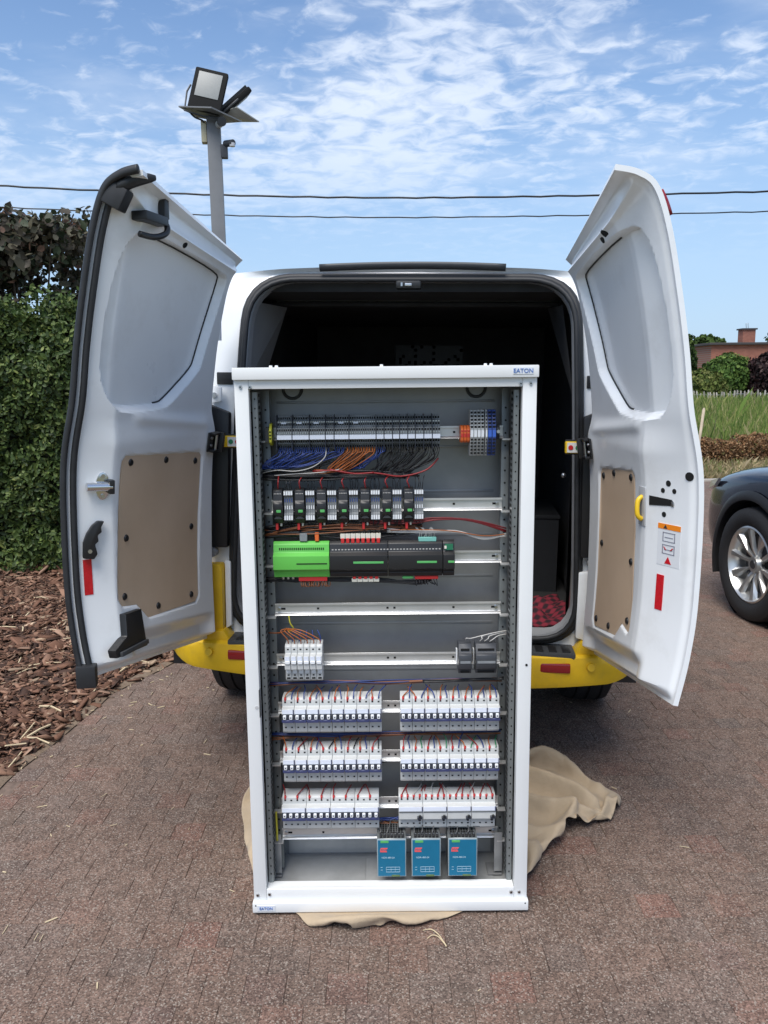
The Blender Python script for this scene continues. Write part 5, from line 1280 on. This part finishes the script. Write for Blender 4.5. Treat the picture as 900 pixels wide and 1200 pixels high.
# ------------------------------------------------------------------ things lying in the van
VM = Matrix.Translation(van.location) @ van.rotation_euler.to_matrix().to_4x4()
def in_van(o, p, rz=0): o.matrix_world = VM @ Matrix.Translation(p) @ Matrix.Rotation(rz, 4, 'Z'); return o
def plaid_mat():
    m = bpy.data.materials.new('red_plaid'); m.use_nodes = True; nt = m.node_tree; b = nt.nodes['Principled BSDF']; N, L = nt.nodes, nt.links
    t = N.new('ShaderNodeTexCoord'); cs = []
    for d in ('X', 'Y'):
        w = N.new('ShaderNodeTexWave'); w.bands_direction = d; w.inputs['Scale'].default_value = 9; L.new(t.outputs['Object'], w.inputs['Vector']); cs.append(w.outputs['Fac'])
    a = N.new('ShaderNodeMath'); a.operation = 'ADD'; L.new(cs[0], a.inputs[0]); L.new(cs[1], a.inputs[1])
    h = N.new('ShaderNodeMath'); h.operation = 'MULTIPLY'; L.new(a.outputs[0], h.inputs[0]); h.inputs[1].default_value = .5
    r = N.new('ShaderNodeValToRGB'); L.new(h.outputs[0], r.inputs[0]); r.color_ramp.elements[0].position = .3; r.color_ramp.elements[0].color = (.02, .006, .01, 1); r.color_ramp.elements[1].position = .7; r.color_ramp.elements[1].color = (.20, .015, .03, 1)
    L.new(r.outputs[0], b.inputs['Base Color']); b.inputs['Roughness'].default_value = .9; return m
pb = MB().grid([[(x, y, .012 + .045 * abs(mnoise.noise((x * 7, y * 7, 2))) + .03 * math.sin(x * 26 + y * 9) ** 2 * (1 - (2 * abs(x) / .30) ** 2) * max(0, 1 - (2 * abs(y) / .42) ** 2)) for y in np.linspace(-.2, .2, 34)] for x in np.linspace(-.14, .14, 28)])
pbo = tag(pb.build('plaid_blanket', plaid_mat(), smooth='all'), 'red plaid blanket crumpled on the van floor at right', 'blanket')
pbo.modifiers.new('solid', 'SOLIDIFY').thickness = .008
in_van(pbo, (.55, .42, .566), .15)
M_crate = mat('dark_crate', (.012, .013, .015), .7)
def crate(label, w, d, h, p, m_=M_crate):
    o = thing('storage_crate', label, 'crate')
    t = .012; MB().box(-w / 2, w / 2, -d / 2, d / 2, 0, t).build('base', m_, o)
    for s_ in (-1, 1):
        MB().box(s_ * (w / 2 - t / 2) - t / 2, s_ * (w / 2 - t / 2) + t / 2, -d / 2, d / 2, t, h).build('side', m_, o)
        MB().box(-w / 2 + t, w / 2 - t, s_ * (d / 2 - t / 2) - t / 2, s_ * (d / 2 - t / 2) + t / 2, t, h).build('end', m_, o)
    MB().box(-w / 2 - .006, w / 2 + .006, -d / 2 - .006, d / 2 + .006, h, h + .018).build('lid', m_, o, bev=.004)
    return in_van(o, p)
crate('dark storage crate on the right of the load floor inside the van', .34, .5, .34, (.50, 1.05, .566))
crate('dark storage crate against the left wall of the load floor', .34, .6, .42, (-.48, 1.0, .566))
kb = MB().lathe([(0, .0), (0, .012), (-.012, .010), (-.016, .0)], 'y', 14); in_van(tag(kb.build('hook_knob', M_steel, smooth=True), 'small round metal knob on the right wall inside the van', 'knob'), (.655, .60, 1.13))

# ------------------------------------------------------------------ dark car at the right
car = thing('dark_car', 'dark blue-black car with silver wheels parked at the right edge', 'car', rz=R(6.5))
WB = 1.36
c6, s6 = math.cos(R(6.5)), math.sin(R(6.5))
lx, ly = -.80, WB
car.location = (2.30 - (c6 * lx - s6 * ly) + .10, 4.96 - (s6 * lx + c6 * ly), 0)
secs = []   # (y, half width, z_sill, z_belt, z_shoulder, z_top, roundness)
def carsec(y, hw, zs_, zw, zb_, zt_):
    pts = [(hw * .86, zs_), (hw * .97, zs_ + .05), (hw, zs_ + .22), (hw * 1.0, zw), (hw * .985, zb_ - .05), (hw * .93, zb_), (hw * .80, zb_ + (zt_ - zb_) * .55), (hw * .55, zb_ + (zt_ - zb_) * .85), (hw * .2, zt_)]
    return [(x, y, z) for x, z in pts] + [(-x, y, z) for x, z in pts[::-1]]
SEC = [(-2.28, .70, .42, .66, .86, .90), (-2.20, .84, .36, .66, .95, 1.0), (-1.9, .915, .30, .68, .99, 1.03), (-1.36, .935, .27, .68, .99, 1.03), (-.6, .925, .25, .66, .97, 1.02), (.2, .925, .25, .66, .965, 1.02), (.75, .925, .25, .66, .965, 1.03), (1.1, .93, .26, .67, .955, 1.02), (1.36, .935, .27, .68, .94, 1.0), (1.70, .925, .28, .66, .90, .965), (1.95, .89, .29, .62, .84, .92), (2.12, .80, .30, .58, .77, .85), (2.22, .66, .32, .54, .68, .74), (2.27, .45, .36, .50, .60, .63)]
rows = [carsec(*s_) for s_ in SEC]
cb = MB().grid(rows); n0 = len(rows[0]); cb.f += [tuple(range(n0)), tuple(range((len(rows) - 1) * n0, len(rows) * n0))[::-1]]
cb.f += [(i * n0 + n0 - 1, i * n0, (i + 1) * n0, (i + 1) * n0 + n0 - 1) for i in range(len(rows) - 1)]
bo = cb.build('body', M_suv, car, smooth='all')
ss = bo.modifiers.new('sub', 'SUBSURF'); ss.levels = ss.render_levels = 2
cut = MB()
for y in (WB, -WB):
    for sgn in (-1, 1): cut.cyl((sgn * .60, y, .365), (sgn * 1.2, y, .365), .405, n=40)
co = cut.build('cutter', None); co.parent = car
bl = bo.modifiers.new('arch', 'BOOLEAN'); bl.operation = 'DIFFERENCE'; bl.object = co; bl.solver = 'EXACT'
bpy.context.view_layer.update()
me2 = bpy.data.meshes.new_from_object(bo.evaluated_get(bpy.context.evaluated_depsgraph_get())); bo.modifiers.clear(); bo.data = me2
if not me2.materials: me2.materials.append(M_suv)
me2.set_sharp_from_angle(angle=R(40)); bpy.data.objects.remove(co)
gh = MB().grid([[(x, y, z) for x, z in ((hw, zb_), (hw * .97, zb_ + (zt_ - zb_) * .4), (hw * .84, zt_ - .05), (hw * .6, zt_), (-hw * .6, zt_), (-hw * .84, zt_ - .05), (-hw * .97, zb_ + (zt_ - zb_) * .4), (-hw, zb_))] for y, hw, zb_, zt_ in ((-2.0, .78, .99, 1.06), (-1.6, .83, .98, 1.50), (-1.0, .85, .97, 1.64), (-.2, .86, .97, 1.67), (.3, .85, .97, 1.58), (.95, .80, .98, 1.04))])
gh.build('greenhouse', M_glass, car, smooth=True, ang=30)
MB().box(-.62, .62, -1.55, .05, 1.615, 1.685).build('roof_panel', M_suv, car, bev=.03, seg=3)
for sgn in (-1, 1):
    for y in (WB, -WB):
        ar = []
        for k in range(33):
            a = -.35 + (PI + .7) * k / 32; ca, sa = math.cos(a), math.sin(a)
            hw_ = .935 if abs(y) else .93
            fall = .075 * max(0, (y + .44 * ca - 1.62)) if y > 0 else 0
            xo = sgn * (.942 - fall * 1.0)
            ar.append([(xo - sgn * .06, y + .40 * ca, .365 + .40 * sa), (xo, y + .402 * ca, .365 + .402 * sa), (xo + sgn * .004, y + .43 * ca, .365 + .43 * sa), (xo - sgn * .012, y + .462 * ca, .365 + .462 * sa)])
        MB().grid(ar).build('wheel_arch_trim', M_black, car, smooth=True, ang=40)
        wheel(car, sgn * .825, y, .362, .362, .235, sgn, 10, rot=.15, name='wheel')
        MB().lathe([(sgn * .60, .02), (sgn * .61, .40), (sgn * .90, .402)], 'x', 32, (0, y, .365)).build('wheel_well', M_hole, car)
    MB().box(sgn * .925 - .02, sgn * .925 + .018, -.95, .95, .24, .36).build('sill_cladding', M_black, car, bev=.01)
    hl = MB().add([(sgn * .905, 1.86, .80), (sgn * .80, 2.12, .745), (sgn * .62, 2.235, .70), (sgn * .62, 2.225, .755), (sgn * .80, 2.10, .80), (sgn * .91, 1.80, .855)], [(0, 1, 4, 5), (1, 2, 3, 4)])
    h_ = hl.build('headlight', mat('headlight_lens', (.35, .37, .40), .1, coat=.5), car)
    h_.modifiers.new('solid', 'SOLIDIFY').thickness = .02
MB().box(-.55, .55, 2.20, 2.285, .36, .60).build('grille', M_black, car, bev=.02)
MB().ext([(-.76, 2.06), (-.60, 2.20), (.60, 2.20), (.76, 2.06), (.76, 1.9), (-.76, 1.9)], 'z', .27, .36).build('bumper_cladding', M_black, car, bev=.015)

# ------------------------------------------------------------------ light post
lp = thing('light_post', 'grey square post carrying floodlights and cameras behind the van', 'light post', (-1.52, 8.0, 0))
lp.rotation_euler = (0, -.006, R(8))
MB().box(-.062, .062, -.062, .062, -.05, 3.93).build('pole', M_post, lp, bev=.006)
LZ = 3.93
pm_ = MB().add([(-.30, -.10, .07), (.0, -.26, .02), (.26, -.12, -.05), (.10, .10, .0), (-.15, .12, .05)], [(0, 1, 2, 3, 4)]); 
pp = pm_.build('mounting_plate', M_post, lp, loc=(0, 0, LZ)); pp.modifiers.new('s', 'SOLIDIFY').thickness = .012
p2_ = MB().add([(.03, .05, .04), (.22, -.06, .07), (.42, .05, -.02), (.20, .20, .02)], [(0, 1, 2, 3)]).build('mounting_plate', M_gal2, lp, loc=(0, 0, LZ + .02)); p2_.modifiers.new('s', 'SOLIDIFY').thickness = .01
def flood(M_, nm):
    f_ = MB().box(-.150, .150, -.03, .03, -.20, .19).xf(M_).build(nm, M_hole, lp, bev=.018, seg=2)
    MB().box(-.108, .108, -.036, -.029, -.085, .150).xf(M_).build('lens', M_lens, f_, bev=.003)
    for k in range(9): MB().box(-.13 + k * .0315, -.122 + k * .0315, .03, .055, -.17, .17).xf(M_).build('cooling_fin', M_black, f_)
    b = MB(); b.tube([(-.165, .0, .02), (-.185, 0, -.05), (-.17, 0, -.23), (0, 0, -.245), (.17, 0, -.23)], .009, 6); b.xf(M_).build('yoke', M_trim, f_)
    return f_
flood(Matrix.Translation((-.03, -.08, LZ + .21)) @ Matrix.Rotation(R(14), 4, 'Y') @ Matrix.Rotation(R(-12), 4, 'X') @ Matrix.Rotation(R(-6), 4, 'Z'), 'floodlight')
flood(Matrix.Translation((.20, .10, LZ + .17)) @ Matrix.Rotation(R(50), 4, 'Y') @ Matrix.Rotation(R(102), 4, 'Z') @ Matrix.Scale(.92, 4), 'side_floodlight')
cm = MB().cyl((.05, -.06, LZ - .07), (.08, -.19, LZ - .085), .034, n=16).build('bullet_camera', mat('camera_white', (.55, .55, .54), .4), lp, smooth=True)
MB().cyl((.078, -.186, LZ - .084), (.085, -.215, LZ - .088), .040, .042, 16).build('camera_hood', M_black, cm, smooth=True)
c2 = MB().box(.055, .12, -.07, .0, LZ - .36, LZ - .24).build('camera_bracket', M_trim, lp, bev=.01)
MB().cyl((.10, -.05, LZ - .235), (.175, -.13, LZ - .245), .030, n=14).build('dome_camera', M_trim, c2, smooth=True)
MB().cyl((.165, -.12, LZ - .275), (.165, -.12, LZ - .245), .026, n=14).build('camera_lens', mat('lens_pale', (.5, .5, .5), .2), c2, smooth=True)
MB().box(-.115, -.065, -.04, .05, LZ - .22, LZ - .03).build('junction_box', mat('beige_box', (.50, .45, .30), .6), lp, bev=.008)
MB().tube(catmull([(-.20, -.06, LZ + .02), (-.16, -.08, LZ - .02), (-.10, -.07, LZ - .04), (-.085, -.04, LZ - .05)], 5), .008, 6).build('cable', M_black, lp, smooth='all')

# ------------------------------------------------------------------ overhead cables
for nm, z0, zm, z1, r_, lab in (('overhead_cable', 5.35, 4.475, 5.10, .015, 'upper thick black overhead cable crossing the sky'), ('overhead_cable', 4.95, 4.165, 4.72, .010, 'lower thin black overhead cable crossing the sky')):
    pts = []
    for k in range(97):
        x = -14 + 28 * k / 96; u = (x - 1.0) / 14
        pts.append((x, 14, zm + (z0 - zm) * max(0, -u) ** 1.75 * .92 + (z1 - zm) * max(0, u) ** 1.9 * .45 + .006 * math.sin(x * 9)))
    tag(MB().tube(pts, r_, 6).build(nm, M_black, smooth='all'), lab, 'cable', 'overhead cables')

# ------------------------------------------------------------------ vegetation
def leaf_cloud(name, P, Nrm, size, cols, weights, m, seed, jit=.9, fold=.35, aspect=.55, parent=None, shape='leaf', up=0):
    """one folded leaf of four triangles for each point"""
    rg = np.random.default_rng(seed); n = len(P)
    d = rg.normal(0, 1, (n, 3)); nr = np.asarray(Nrm, float) + jit * rg.normal(0, 1, (n, 3)); nr[:, 2] += up
    nr /= np.linalg.norm(nr, axis=1)[:, None]
    a = np.cross(nr, d); a /= np.linalg.norm(a, axis=1)[:, None] + 1e-9; b = np.cross(nr, a)
    L = (size * rg.lognormal(0, .28, n))[:, None]; wv = L * aspect
    def pt(al, be, ga): return P + a * L * al + b * wv * be + nr * fold * ga * L
    V = np.stack([pt(-.5, 0, .05), pt(-.22, .46, .18), pt(.16, .40, .14), pt(.5, 0, -.12), pt(.16, -.40, .14), pt(-.22, -.46, .18), pt(0, 0, -.2)], 1).reshape(-1, 3); k = np.arange(n)[:, None] * 7
    F = np.concatenate([k + np.array(q) for q in ((0, 6, 1), (1, 6, 2), (2, 6, 3), (3, 6, 4), (4, 6, 5), (5, 6, 0))], 0)
    c = np.asarray(cols)[rg.choice(len(cols), n, p=weights)] * rg.uniform(.7, 1.3, (n, 1)); C = np.concatenate([c] * 6, 0)
    return inst(name, col_mesh(name, V, F, C, m), parent)
def nz(p, s): return mnoise.noise(Vector(p) * s)
# clipped hedge: right end near the bed, runs to the left
def hedge_pts(x0, x1, y0, y1, h, n, seed, bulge=.10, depth=.16):
    rg = np.random.default_rng(seed); P = []; N = []
    Af, At, Ae = (x1 - x0) * h, (x1 - x0) * (y1 - y0), (y1 - y0) * h
    for k in range(n):
        r_ = rg.random() * (Af + At + Ae)
        if r_ < Af: p = [x0 + (x1 - x0) * rg.random(), y0, h * rg.random()]; nn = (0, -1, .2)
        elif r_ < Af + At: p = [x0 + (x1 - x0) * rg.random(), y0 + (y1 - y0) * rg.random(), h]; nn = (0, 0, 1)
        else: p = [x1, y0 + (y1 - y0) * rg.random(), h * rg.random()]; nn = (1, 0, .2)
        o = bulge * (nz(p, 2.2) + .6 * nz(p, 6.)) - depth * rg.random() ** 2
        p = np.array(p) + np.array(nn) * o
        # rounded shoulder
        k_ = max(0, p[2] - (h - .14)); p[1] += k_ * .5 if nn[1] < 0 else 0
        P.append(p); N.append(nn)
    return np.array(P), np.array(N)
hd = thing('clipped_hedge', 'tall clipped green hedge at the left edge of the mulch bed', 'hedge', (0, 0, 0))
P, N = hedge_pts(-5.2, -2.05, 6.35, 7.3, 2.10, 64000, 3, .15)
sx_ = np.random.default_rng(77); q_ = 1600; xs_ = sx_.uniform(-5.2, -2.05, 150)[sx_.integers(0, 150, q_)]
P = np.concatenate([P, np.stack([xs_ + sx_.normal(0, .02, q_), 6.75 + .3 * np.sin(xs_ * 91) + sx_.normal(0, .02, q_), 2.08 + sx_.random(q_) * (.10 + .10 * np.abs(np.sin(xs_ * 53)))], 1)]); N = np.concatenate([N, np.tile((0, -.3, .6), (q_, 1))])
leaf_cloud('foliage', P, N, .041, [(.055, .090, .024), (.085, .130, .032), (.125, .170, .042), (.032, .056, .017), (.18, .21, .06)], [.34, .30, .16, .14, .06], M_leaf, 5, parent=hd)
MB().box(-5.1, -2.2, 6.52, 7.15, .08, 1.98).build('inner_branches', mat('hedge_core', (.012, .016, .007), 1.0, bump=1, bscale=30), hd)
st = MB()
for k in range(26):
    x = -5.0 + k * .115; st.tube([(x, 6.55 + J(.05), -.03), (x + J(.05), 6.52 + J(.05), .25), (x + J(.1), 6.5, .5)], .014, 5)
st.build('stems', M_bark, hd)
# purple-leaved shrub behind it
def shrub(name, label, cat, base, stems, clumps, nleaf, size, cols, wts, m, seed, spread=.22, aspect=.8, up=.4, trunk_r=.03, jit=.8):
    t = thing(name, label, cat, base); rg = np.random.default_rng(seed); tk = MB(); P = []; N = []
    for c in clumps:
        c = np.array(c); tk.tube(catmull([(0, 0, -.05), (c[0] * .15, c[1] * .15, c[2] * .35), (c[0] * .6, c[1] * .6, c[2] * .72), tuple(c)], 4), [trunk_r * (1 - .85 * i / 12) for i in range(13)], 6)
        k = int(nleaf / len(clumps)); q = rg.normal(0, 1, (k, 3)); q /= np.linalg.norm(q, axis=1)[:, None]; r_ = spread * (.35 + .65 * rg.random((k, 1)) ** .5) * rg.uniform(.7, 1.25)
        P.append(c + q * r_ * np.array([1.15, 1.15, .85])); N.append(q)
    tk.build('trunk', M_bark, t, smooth='all')
    leaf_cloud('crown', np.concatenate(P), np.concatenate(N), size, cols, wts, m, seed, jit=jit, aspect=aspect, parent=t, up=up, fold=.3)
    return t
rg = np.random.default_rng(21)
cl1 = []
for k in range(60):
    x = rg.uniform(-1.7, .62); zt_ = 2.98 + .30 * math.sin(x * 2.3 + .6) + .12 * math.sin(x * 7) - .25 * max(0, x - .2); cl1.append((x, rg.uniform(-.45, .45), rg.uniform(1.75, zt_)))
shrub('purple_shrub', 'purple-brown large-leaved shrub rising behind the hedge', 'shrub', (-3.35, 7.85, 0), 6, cl1, 11000, .070, [(.060, .050, .034), (.085, .078, .050), (.045, .058, .030), (.14, .130, .085), (.11, .060, .038)], [.34, .26, .2, .12, .08], M_leaf, 31, spread=.24)
shrub('purple_shrub', 'leafy purple twig reaching above at the far left edge', 'shrub', (-3.95, 7.9, 0), 2, [(-.02, -.1, 3.42), (-.12, 0, 3.2), (.04, .05, 3.52)], 60, .11, [(.08, .06, .05), (.14, .10, .07)], [.6, .4], M_leaf, 33, spread=.14)

# verge, dead brown hedge, meadow, paling fence, bushes and the house on the right
def blades(name, label, cat, n, region, hgt, cols, wts, seed, wid=.012, z0=None, lean=.3, m=M_blade):
    rg = np.random.default_rng(seed); x, y = region(rg, n); z = np.zeros(n) if z0 is None else z0(x, y)
    h_ = hgt * rg.lognormal(0, .3, n); a = rg.uniform(0, 2 * PI, n); la = rg.uniform(0, 2 * PI, n); ll = np.abs(rg.normal(0, lean, n)) * h_
    w = wid * rg.uniform(.6, 1.4, n); dx, dy = np.cos(a) * w, np.sin(a) * w
    tx, ty = x + np.cos(la) * ll, y + np.sin(la) * ll
    V = np.stack([np.stack([x - dx, y - dy, z - .03], 1), np.stack([x + dx, y + dy, z - .03], 1), np.stack([x + (tx - x) * .4 + dx * .6, y + (ty - y) * .4 + dy * .6, z + h_ * .6], 1), np.stack([tx, ty, z + h_], 1)], 1).reshape(-1, 3)
    k = np.arange(n)[:, None] * 4; F = np.concatenate([k + np.array([0, 1, 2]), k + np.array([0, 2, 3])], 0)
    c = np.asarray(cols)[rg.choice(len(cols), n, p=wts)] * rg.uniform(.75, 1.3, (n, 1))
    return tag(inst(name, col_mesh(name, V, F, np.concatenate([c] * 2), m)), label, cat, kind='stuff')
def wedge(y0, y1, k0=.30, k1=.62):
    def f_(rg, n): y = np.sqrt(rg.uniform(y0 * y0, y1 * y1, n)); return y * rg.uniform(k0, k1, n), y
    return f_
def mz(x, y): return -.06 + np.interp(y, [11, 14.5, 30, 45], [0, .10, .52, .60])
gmz = MB().grid([[(x, y, float(mz(x, y)) + .004) for y in (11.0, 12, 13, 14.5, 18, 22, 26, 30, 36, 45, 70)] for x in np.linspace(1.5, 40, 12)])
tag(gmz.build('meadow', mat('meadow_soil', (.12, .115, .05), .95, col2=(.20, .165, .085), vscale=1.2), smooth='all'), 'rising meadow ground right of the driveway', kind='structure')
ang = math.atan2(2.2, 19.0)
tag(MB().box(0, 19, -.04, .06, -.1, .03).xf(Matrix.Translation((-3, YEND, 0)) @ Matrix.Rotation(ang, 4, 'Z')).build('kerb', mat('pale_kerb', (.42, .38, .33), .9, var=.15, vscale=5), bev=.008), 'pale kerb along the far end of the driveway', kind='structure')
def after_kerb(y0, y1):
    w_ = wedge(y0, y1)
    def f_(rg, n):
        x, y = w_(rg, n); return x, np.maximum(y, YEND + .25 + (x + 3) * .1158)
    return f_
blades('dry_verge_grass', 'short straw coloured dry grass on the verge beyond the kerb', 'grass', 9000, after_kerb(11.6, 14.6), .09, [(.34, .27, .15), (.24, .20, .10), (.17, .19, .07), (.42, .34, .21)], [.4, .25, .2, .15], 41, z0=lambda x, y: mz(x, y), lean=.6)
dh = thing('brown_hedge', 'low dead brown hedge between verge and meadow', 'hedge')
rg = np.random.default_rng(8); n = 34000
hx = rg.uniform(4.6, 9.2, n); hz2 = rg.random(n) ** .8; hy = 14.3 + (hx - 6) * .1 + rg.uniform(-.4, .4, n)
hP = np.stack([hx, hy, .06 + hz2 * (.36 + .06 * np.sin(hx * 5) + .06 * np.sin(hx * 17))], 1)
leaf_cloud('foliage', hP, np.tile((0, -1, .3), (n, 1)), .042, [(.20, .105, .048), (.28, .165, .085), (.13, .065, .033), (.34, .23, .13), (.16, .14, .05)], [.35, .25, .22, .12, .06], M_leafb, 9, parent=dh)
tb_ = MB()
for k in range(120): x = 4.6 + k * .038; yy = 14.3 + (x - 6) * .1; tb_.tube([(x, yy, 0), (x + J(.1), yy + J(.2), .3), (x + J(.2), yy + J(.3), .40 + J(.1))], .006, 4)
tb_.build('stems', M_bark, dh)
blades('tall_meadow_grass', 'tall green and straw meadow grass below the paling fence', 'grass', 70000, wedge(15.2, 30.2, .33, .60), .27, [(.13, .20, .045), (.20, .25, .07), (.28, .29, .10), (.34, .30, .15), (.09, .15, .035)], [.3, .26, .18, .12, .14], 43, wid=.011, z0=lambda x, y: mz(x, y), lean=.25)
pf_ = thing('paling_fence', 'weathered pale paling fence along the top of the meadow', 'fence')
for k in range(64):
    x = 9.5 + k * .125; h_ = .46 + J(.07); MB().ext([(-.028, -.25), (.028, -.25), (.028, h_ - .05), (.0, h_), (-.028, h_ - .03)], 'y', -.012, .012).xf(Matrix.Translation((x, 30.6 + J(.05), .52)) @ Matrix.Rotation(J(.10), 4, 'Y')).build('paling', mat('weathered_paling', (.42, .39, .34), .9, var=.25, vscale=5, obj_var=.3), pf_)
for z in (.68, .86): MB().tube([(9.3 + k * .8, 30.62, z + J(.02)) for k in range(12)], .008, 5).build('wire', M_steel, pf_)
def ball(n, c, r_, seed, lump=.25):
    rg = np.random.default_rng(seed); q = rg.normal(0, 1, (n, 3)); q /= np.linalg.norm(q, axis=1)[:, None]
    k = np.array([1 + lump * (nz(v, 2.3) + .5 * nz(v, 5)) for v in q])[:, None] * (.72 + .28 * rg.random((n, 1)) ** .5)
    return np.array(c) + q * k * np.array(r_), q
def bush(name, label, cat, c, r_, n, size, cols, wts, seed, group=None):
    t = thing(name, label, cat, (c[0], c[1], 0), group); P, N = ball(n, (0, 0, c[2]), r_, seed); 
    leaf_cloud('crown', P, N, size, cols, wts, M_leafb, seed, parent=t, jit=.7, aspect=.7)
    b = MB()
    for k in range(5): b.tube([(J(.1), J(.1), -.1), (r_[0] * .4 * J(1), r_[1] * .4 * J(1), c[2] * .6), (r_[0] * .6 * J(1), r_[1] * .5 * J(1), c[2] + r_[2] * .3)], .05, 5)
    b.build('trunk', M_bark, t)
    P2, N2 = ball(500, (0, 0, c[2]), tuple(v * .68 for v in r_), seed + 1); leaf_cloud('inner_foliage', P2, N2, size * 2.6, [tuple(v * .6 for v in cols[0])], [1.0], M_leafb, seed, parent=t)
    return t
GR = [(.05, .085, .022), (.075, .125, .03), (.11, .165, .045), (.03, .05, .015)]; W4 = [.32, .32, .18, .18]
bush('green_bush', 'bright green rounded bush in front of the brick house', 'bush', (15.9, 38, 1.35), (1.05, 1.0, 1.15), 5000, .16, [(.06, .11, .025), (.09, .16, .035), (.14, .21, .05), (.03, .055, .015)], W4, 51)
bush('purple_bush', 'dark purple bush beside the bright green bush', 'bush', (17.9, 37.5, 1.45), (1.35, 1.1, 1.15), 5500, .17, [(.030, .018, .020), (.05, .026, .026), (.018, .014, .013), (.075, .05, .045)], [.35, .3, .25, .1], 53)
bush('green_tree', 'dark green tree at the left end of the brick house', 'tree', (14.45, 40, 2.0), (.75, .9, 1.75), 4500, .17, [(.03, .055, .016), (.05, .085, .022), (.08, .115, .03), (.02, .035, .012)], W4, 55)
bush('green_bush', 'low yellow-green bush behind the fence near the van door', 'bush', (13.9, 35.5, 1.05), (.95, .8, .75), 3500, .15, [(.09, .12, .03), (.13, .16, .04), (.05, .075, .02), (.17, .18, .06)], W4, 57)
bush('green_bush', 'pale yellow flowering bush peeping over the purple bush', 'bush', (17.2, 40.5, 1.75), (1.0, .8, .85), 2600, .15, [(.12, .15, .04), (.20, .20, .06), (.07, .10, .03), (.26, .22, .08)], W4, 59)
bush('green_tree', 'distant tree showing above the roof of the brick house', 'tree', (27.5, 70, 3.3), (1.9, 1.5, 1.6), 2500, .35, GR, W4, 61)
bush('green_tree', 'distant tree right of the chimney above the roof', 'tree', (34.8, 70, 3.9), (2.2, 1.5, 1.9), 2500, .35, GR, W4, 63)

def brick_mat():
    m = bpy.data.materials.new('red_brick'); m.use_nodes = True; nt = m.node_tree; b = nt.nodes['Principled BSDF']; t = nt.nodes.new('ShaderNodeTexCoord')
    mp = nt.nodes.new('ShaderNodeMapping'); mp.inputs['Rotation'].default_value = (R(90), 0, 0); nt.links.new(t.outputs['Object'], mp.inputs[0])
    k = nt.nodes.new('ShaderNodeTexBrick'); nt.links.new(mp.outputs[0], k.inputs['Vector']); k.inputs['Scale'].default_value = 1
    k.inputs['Brick Width'].default_value = .22; k.inputs['Row Height'].default_value = .075; k.inputs['Mortar Size'].default_value = .006
    k.inputs['Color1'].default_value = (.25, .085, .055, 1); k.inputs['Color2'].default_value = (.33, .12, .075, 1); k.inputs['Mortar'].default_value = (.24, .17, .14, 1)
    nt.links.new(k.outputs[0], b.inputs['Base Color']); b.inputs['Roughness'].default_value = .9; return m
M_brick = brick_mat()
ho = thing('brick_house', 'low red brick house with flat dark roof edge and chimney', 'house', (23.9, 60, 0))
wl_ = MB()
for x0, x1, z0, z1 in ((0, 1.4, -.2, 3.78), (1.4, 2.6, 2.85, 3.78), (1.4, 2.6, -.2, 1.2), (2.6, 9.0, -.2, 3.78)): wl_.box(x0, x1, 0, .3, z0, z1)
wl_.build('wall', M_brick, ho); MB().box(0, .3, .3, 8, -.2, 3.78).build('side_wall', M_brick, ho)
MB().box(8.7, 9.0, .3, 8, -.2, 3.78).build('side_wall', M_brick, ho)
rf = MB().box(-.25, 9.2, -.25, 8.2, 3.78, 3.95).build('roof', M_roof, ho, bev=.02)
ch_ = MB().box(3.55, 4.50, 3, 3.9, 3.95, 5.02).build('chimney', M_brick, rf); MB().box(3.45, 4.60, 2.9, 4.0, 5.02, 5.13).build('chimney_cap', M_roof, rf)
MB().tube([(3.95, 3.4, 5.13), (3.9, 3.4, 5.5), (4.05, 3.4, 5.55), (4.1, 3.4, 5.13)], .025, 6).build('chimney_pipe', M_steel, rf)
wf = MB().box(1.4, 2.6, .08, .14, 2.78, 2.85).box(1.4, 2.6, .08, .14, 1.2, 1.27).box(1.4, 1.47, .08, .14, 1.27, 2.78).box(2.53, 2.6, .08, .14, 1.27, 2.78).build('window', mat('window_frame_white', (.6, .6, .58), .5), ho)
MB().box(1.47, 2.53, .10, .12, 1.27, 2.78).build('pane', M_glass, wf)
sk = thing('wooden_stake', 'pale wooden stake leaning at the verge beside the van door', 'stake', (4.78, 12.35, 0))
MB().tube([(-.02, 0, -.05), (.02, 0, .45), (.075, 0, 1.03)], .022, 8).build('shaft', M_wood, sk, smooth='all'); MB().cyl((.075, 0, 1.03), (.08, 0, 1.06), .022, .010, 8).build('tip', M_wood, sk, smooth=True)
ub = thing('utility_box', 'dark grey utility box on the verge half hidden by van door', 'box', (4.62, 12.6, 0))
MB().box(-.16, .11, -.12, .12, .60, .99).build('cabinet', mat('utility_grey', (.12, .14, .17), .5), ub, bev=.01); MB().box(-.17, .12, -.13, .13, .99, 1.02).build('lid', mat('utility_lid', (.35, .38, .42), .4), ub, bev=.006); MB().box(-.05, .02, -.04, .04, -.05, .60).build('pedestal', M_trim, ub)
for o in bpy.data.objects:
    if o.get('label') == '': del o['label']
